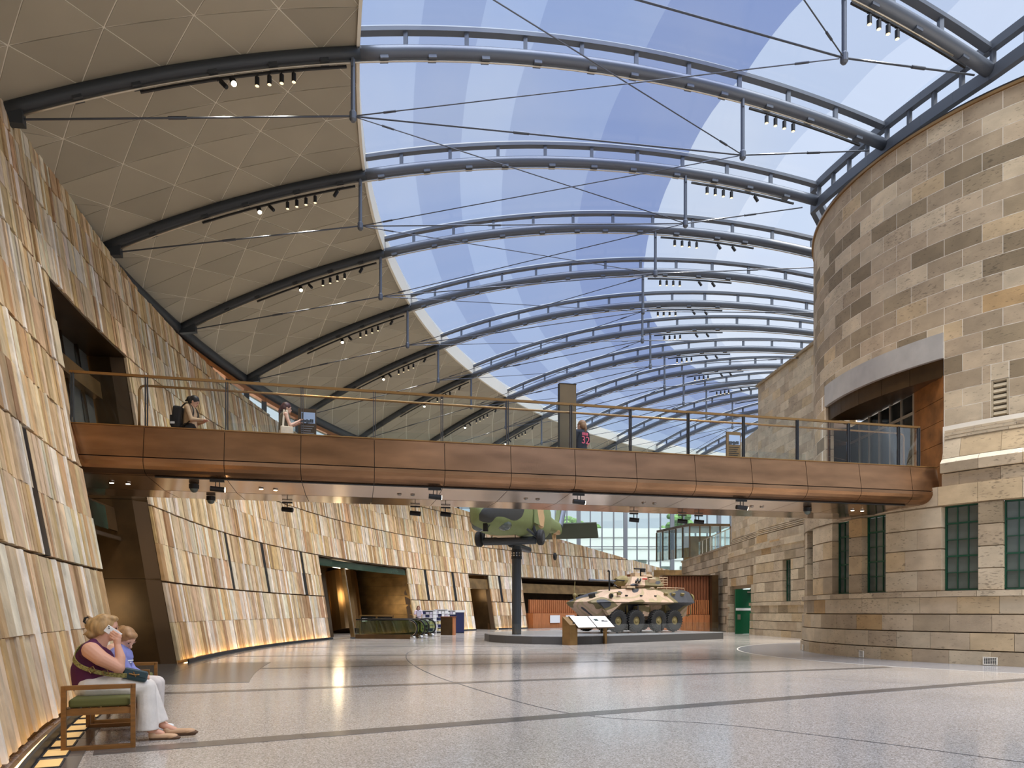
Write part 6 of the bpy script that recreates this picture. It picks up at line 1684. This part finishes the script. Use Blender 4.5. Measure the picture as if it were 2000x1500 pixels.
blob('light_trousers', [c((-.05, Y1, .52), (.02, Y1, .52), .125, .12), c((-.02, Y1 - .08, .52), (.40, Y1 - .08, .505), .095, .078), c((-.02, Y1 + .08, .52), (.42, Y1 + .08, .505), .095, .078), c((.40, Y1 - .08, .505), (.39, Y1 - .08, .14), .078, .062), c((.42, Y1 + .08, .505), (.42, Y1 + .08, .14), .078, .062)], cloth('pale_grey_jeans', (214, 204, 196)), Gp, .009, 5)
hair = blob('hair', [e(q(-.02, 0, .035), (.108, .09, .1), R), e(q(-.07, 0, .0), (.07, .085, .095), R), e(q(-.1, 0, .06), (.045, .045, .045), R), e(q(.035, 0, .085), (.06, .07, .035), R), c(tuple(q(-.12, 0, .05)), tuple(q(-.17, 0, -.02)), .03, .015)], mat('fair_hair', srgb(164, 124, 82), .5, noise=(30, .3, 4, (1, 1, .3))), Gp, .008, 3)
for yy in (-.08, .08):
    blob('shoe', [c((.42, Y1 + yy, .035), (.54, Y1 + yy, .03), .035, .03), e((.54, Y1 + yy, .03), (.05, .04, .028))], M['white'], Gp, .007, 4)
# ================================================================ STANDING PEOPLE
def stander(loc, face, H, label, top, trousers, hairc, sk, arms, pitch=0.0, sleeves=True, hair='tail', vox=.012, yaw=0.0, top_kind='jumper'):
    """arms: ((elbow, wrist) left, (elbow, wrist) right) in metres for a 1.65 m figure; faces local +x"""
    k = H / 1.65; S = lambda v: tuple(Vector(v) * k)
    P = empty('person', loc, face, label, 'person')
    hx = .03 + pitch * .12
    hp, q, R = head_prims(S((hx, 0, 1.535 - pitch * .04)), pitch, k, yaw)
    sh = {1: (0, .165, 1.34), -1: (0, -.165, 1.34)}
    B = hp + [c(S((0, 0, 1.36)), S((hx * .7, 0, 1.47)), .052 * k), c(S((0, 0, .95)), S((0, 0, 1.3)), .105 * k, .115 * k), c(S((0, .16, 1.34)), S((0, -.16, 1.34)), .06 * k)]
    slv = []
    for s in (1, -1):
        el, wr = arms[0 if s == 1 else 1]
        B += [c(S(sh[s]), S(el), .045 * k, .037 * k), c(S(el), S(wr), .036 * k, .024 * k)]
        d = (Vector(wr) - Vector(el)).normalized(); w0 = Vector(wr); B.append(c(S(w0), S(w0 + d * .06), .026 * k, .026 * k))
        side = d.cross(Vector((0, 0, 1))); side = side.normalized() if side.length > .1 else Vector((0, 1, 0))
        for f in range(4):
            b0 = w0 + d * .07 + side * (.018 * (f - 1.5)); m0 = b0 + d * .035; t0 = m0 + d * .018 + Vector((.0, 0, -.02))
            B += [c(S(b0), S(m0), .0095 * k), c(S(m0), S(t0), .009 * k)]
        B.append(c(S(w0 + d * .03 + side * .025), S(w0 + d * .06 + side * .045), .011 * k))
        slv += [c(S(sh[s]), S(el), .062 * k, .052 * k)] + ([c(S(el), S(wr), .05 * k, .038 * k)] if sleeves is True else [])
        B += [c(S((0, s * .09, .9)), S((.01, s * .09, .5)), .075 * k, .055 * k), c(S((.01, s * .09, .5)), S((-.01, s * .09, .09)), .05 * k, .036 * k), c(S((-.01, s * .09, .05)), S((.13, s * .1, .03)), .036 * k, .03 * k)]
    body = blob('body', B, sk, P, vox * .8, 4, .4); face_parts(q, R, body, k)
    if sleeves == 'short': slv = [c(S(sh[s]), S(Vector(sh[s]) + (Vector(arms[0 if s == 1 else 1][0]) - Vector(sh[s])) * .7), .07 * k, .068 * k) for s in (1, -1)]
    elif not sleeves: slv = []
    t = blob(top_kind, [c(S((0, .02, .92)), S((0, 0, 1.15)), .15 * k, .14 * k), c(S((0, 0, 1.15)), S((0, 0, 1.32)), .14 * k, .125 * k), c(S((0, .13, 1.35)), S((0, -.13, 1.35)), .075 * k)] + slv, top, P, vox, 6)
    blob('trousers', [c(S((0, 0, .95)), S((0, 0, .88)), .145 * k)] + [x for s in (1, -1) for x in (c(S((0, s * .09, .88)), S((.01, s * .09, .5)), .095 * k, .075 * k), c(S((.01, s * .09, .5)), S((-.01, s * .09, .11)), .075 * k, .066 * k))], trousers, P, vox, 5)
    for s in (1, -1): blob('shoe', [c(S((-.02, s * .09, .045)), S((.13, s * .1, .035)), .042 * k, .035 * k)], M['black'], P, vox, 3)
    hs2 = [e(q(-.02, 0, .035), (.112 * k, .092 * k, .105 * k), R), e(q(-.06, 0, -.01), (.08 * k, .09 * k, .1 * k), R)]
    if hair == 'bun': hs2 += [e(q(-.13, 0, -.0), (.055 * k, .05 * k, .055 * k), R), c(tuple(q(-.13, 0, -.02)), tuple(q(-.17, 0, -.08)), .035 * k, .02 * k)]
    if hair == 'tail': hs2 += [c(tuple(q(-.11, 0, .02)), tuple(q(-.15, 0, -.1)), .04 * k, .03 * k), c(tuple(q(-.15, 0, -.1)), tuple(q(-.13, 0, -.2)), .03 * k, .015 * k)]
    if hair == 'long': hs2 += [c(tuple(q(-.06, .06, -.02)), tuple(q(-.03, .08, -.25)), .055 * k, .04 * k), c(tuple(q(-.06, -.06, -.02)), tuple(q(-.03, -.08, -.25)), .055 * k, .04 * k), c(tuple(q(-.08, 0, -.05)), tuple(q(-.09, 0, -.24)), .07 * k, .05 * k)]
    blob('hair', hs2, hairc, P, vox * .8, 3)
    return P, k, S
def on_bridge(px, off, h=4.47):
    s = s_at(px, 5.5, off); return BA + bd * s + bn * off + Vector((0, 0, h))
dk_hair = mat('black_hair', srgb(30, 28, 28), .45); rd_hair = mat('dark_red_hair', srgb(74, 38, 36), .45); lt_hair = mat('light_brown_hair', srgb(142, 104, 66), .5)
denim = cloth('dark_denim', (44, 50, 66)); blk = cloth('black_cloth', (30, 30, 32))
down = ((.03, .2, 1.08), (.12, .2, .88)), ((.03, -.2, 1.08), (.12, -.2, .88))
# backpack visitor near the wall
fa = math.atan2(bd.y, bd.x) - .15
PA, k, S = stander(on_bridge(371, 1.7), fa, 1.64, 'person in beige jumper with black backpack bowing their head on the bridge', cloth('beige_knit', (196, 166, 132)), blk, dk_hair, skin2, (((.1, .2, 1.08), (.28, .1, 1.1)), ((.1, -.2, 1.06), (.3, -.1, 1.08))), .55, True, 'bun')
bp_ = empty('backpack', PA.location, PA.rotation_euler.z, 'black backpack worn by the person near the stone wall on the bridge', 'backpack')
m_ = MB(); m_.box((-.24, -.03, 1.12), (.2, .32, .5), M=Matrix.Rotation(.12, 3, 'Y')); bevel(m_.build('pack', blk, bp_), .05, 3)
m_ = MB(); m_.box((-.355, -.03, 1.05), (.06, .26, .24)); bevel(m_.build('front_pocket', blk, bp_), .02)
for s in (.13, -.15):
    m_ = MB(); pp = smooth_pts([(-.14, s, 1.32), (-.02, s, 1.435), (.1, s, 1.36), (.13, s, 1.2), (.05, s * 1.15, 1.02), (-.13, s, .93)], 5)
    for a_, b2 in zip(pp, pp[1:]): m_.bar(a_, b2, .05, .012, up=(1, 0, .2))
    m_.build('strap', M['black'], bp_)
m_ = MB(); m_.box((-.30, -.205, .98), (.09, .01, .045)); m_.build('white_badge', M['white'], bp_)
# photographer with tote
PB, k, S = stander(on_bridge(556, 1.75), fa + .35, 1.62, 'person in sleeveless olive top raising a phone on the bridge', cloth('olive_rib', (112, 102, 78)), cloth('cream_trousers', (206, 194, 172)), rd_hair, skin2, (((.08, .2, 1.1), (.3, .08, 1.2)), ((.1, -.21, 1.08), (.32, -.1, 1.24))), .15, False, 'tail')
tote = empty('tote_bag', PB.location, PB.rotation_euler.z, 'cream canvas tote bag on the shoulder of the person raising a phone', 'bag')
m_ = MB(); m_.box((.02, -.22, .86), (.28, .08, .34)); bevel(m_.build('bag_body', cloth('cream_canvas', (226, 210, 184)), tote), .02)
m_ = MB()
for x in (-.08, .06): m_.bar((x + .02, -.22, 1.0), (x * .4, -.165, 1.42), .01, .04, up=(1, 0, 0))
m_.build('strap', bpy.data.materials['cream_canvas'], tote)
ph2 = empty('mobile_phone', PB.location, PB.rotation_euler.z, 'black phone held up by the person on the bridge', 'phone')
m_ = MB(); m_.box((.385, -.07, 1.33), (.012, .075, .16)); m_.build('body', M['black'], ph2)
# jersey visitor, seen from behind
fc = math.atan2(.75, -.5)
PC, k, S = stander(on_bridge(1136, 1.9), fc, 1.66, 'person in black jersey with pink number seen from behind on the bridge', cloth('black_jersey', (28, 32, 42)), denim, lt_hair, skin2, (((.05, .24, 1.1), (.2, .2, .95)), ((.05, -.24, 1.1), (.2, -.2, .95))), -.1, 'short', 'tail', .012, .3, 'jersey')
pink = mat('pink_print', srgb(214, 92, 112), .6)
cu = bpy.data.curves.new('number', 'FONT'); cu.body = '32'; cu.size = .27; cu.extrude = .004; cu.align_x = 'CENTER'
tmp = bpy.data.objects.new('jersey_number', cu); COL.objects.link(tmp)
dg = bpy.context.evaluated_depsgraph_get(); dg.update(); tm = bpy.data.meshes.new_from_object(tmp.evaluated_get(dg)); bpy.data.objects.remove(tmp)
tm.materials.clear(); tm.materials.append(pink); tn_ = bpy.data.objects.new('jersey_number', tm); COL.objects.link(tn_); tn_.parent = PC
tn_.location = (-.158, 0, 1.05); tn_.rotation_euler = (PI / 2, 0, -PI / 2); tn_.scale = (1, 1, 1)
for j in range(4):
    m_ = MB(); m_.box((-.14, .075 - .05 * j, 1.3), (.01, .035, .07)); m_.build('name_letter', pink, PC)
# woman at the escalators
pw_ = floor_at(817, 1238.5)
PD, k, S = stander(pw_, math.radians(-75), 1.64, 'standing person with long auburn hair in a pale lilac shirt by the souvenir racks', cloth('pale_lilac_shirt', (222, 206, 218)), denim, mat('auburn_hair', srgb(112, 66, 40), .5), skin2, (((.05, .22, 1.12), (.25, .05, 1.15)), ((.05, -.22, 1.12), (.25, .0, 1.1))), .1, 'short', 'long', .016)
bk = empty('magazine', PD.location, PD.rotation_euler.z, 'pale magazine held up by the standing person at the escalators', 'magazine')
m_ = MB(); m_.box((.34, .0, 1.2), (.02, .24, .32)); m_.build('cover', pale, bk)
m_ = MB(); m_.box((.327, .0, 1.2), (.006, .27, .35)); m_.build('dark_border', navy, bk)
# ================================================================ TOTEM AND PANELS ON THE BRIDGE
p = on_bridge(1108, .55); o = empty('bronze_totem', p, math.atan2(bd.y, bd.x), 'tall dark bronze slab standing behind the bridge balustrade', 'totem')
m_ = MB(); m_.box((0, 0, 1.06), (.40, .10, 2.1)); m_.build('slab', mat('brown_bronze', srgb(104, 88, 62), .5, .3, noise=(2, .2, 4)), o)
m_ = MB(); m_.box((-.205, 0, 1.06), (.012, .12, 2.12)); m_.box((0, 0, 2.115), (.42, .12, .012)); m_.build('edge_trim', M['black'], o)
def info_panel(px, off, w, h, base, label, photo):
    p = on_bridge(px, off); o = empty('notice_board', p, math.atan2(bd.y, bd.x), label, 'notice board', 'notice boards on the bridge')
    m_ = MB(); m_.box((0, 0, h / 2), (w, .05, h)); m_.build('board', M['bronze'] if photo else M['bronze_dark'], o)
    m_ = MB(); m_.box((.02, -.03, h - .22), (w * .78, .01, .26)); f_ = m_.build('sky_photo', mat('printed_sky', srgb(168, 190, 220), .6) if 'printed_sky' not in bpy.data.materials else bpy.data.materials['printed_sky'], o)
    m_ = MB()
    q3 = random.Random(3)
    for j in range(7): m_.box((-.0 + w * .1 * (j - 3), -.037, h - .31 + .02 * q3.random()), (w * .09, .006, .05 + .06 * q3.random())); 
    m_.build('photo_silhouette', M['steel_dark'], f_)
    for j in range(9):
        m_ = MB(); m_.box((.01 - .02 * (j % 3), -.03, h - .42 - .055 * j), (w * (.7 - .08 * (j % 3)), .008, .016)); m_.build('text_line', M['paver'] if not photo else M['black'], o)
info_panel(600, 2.3, .42, 1.66, 0, 'notice board with sky photo standing beside the phone-raising person', False)
info_panel(1432, 2.3, .42, 1.72, 0, 'notice board with mountain photo near the curved building on the bridge', True)
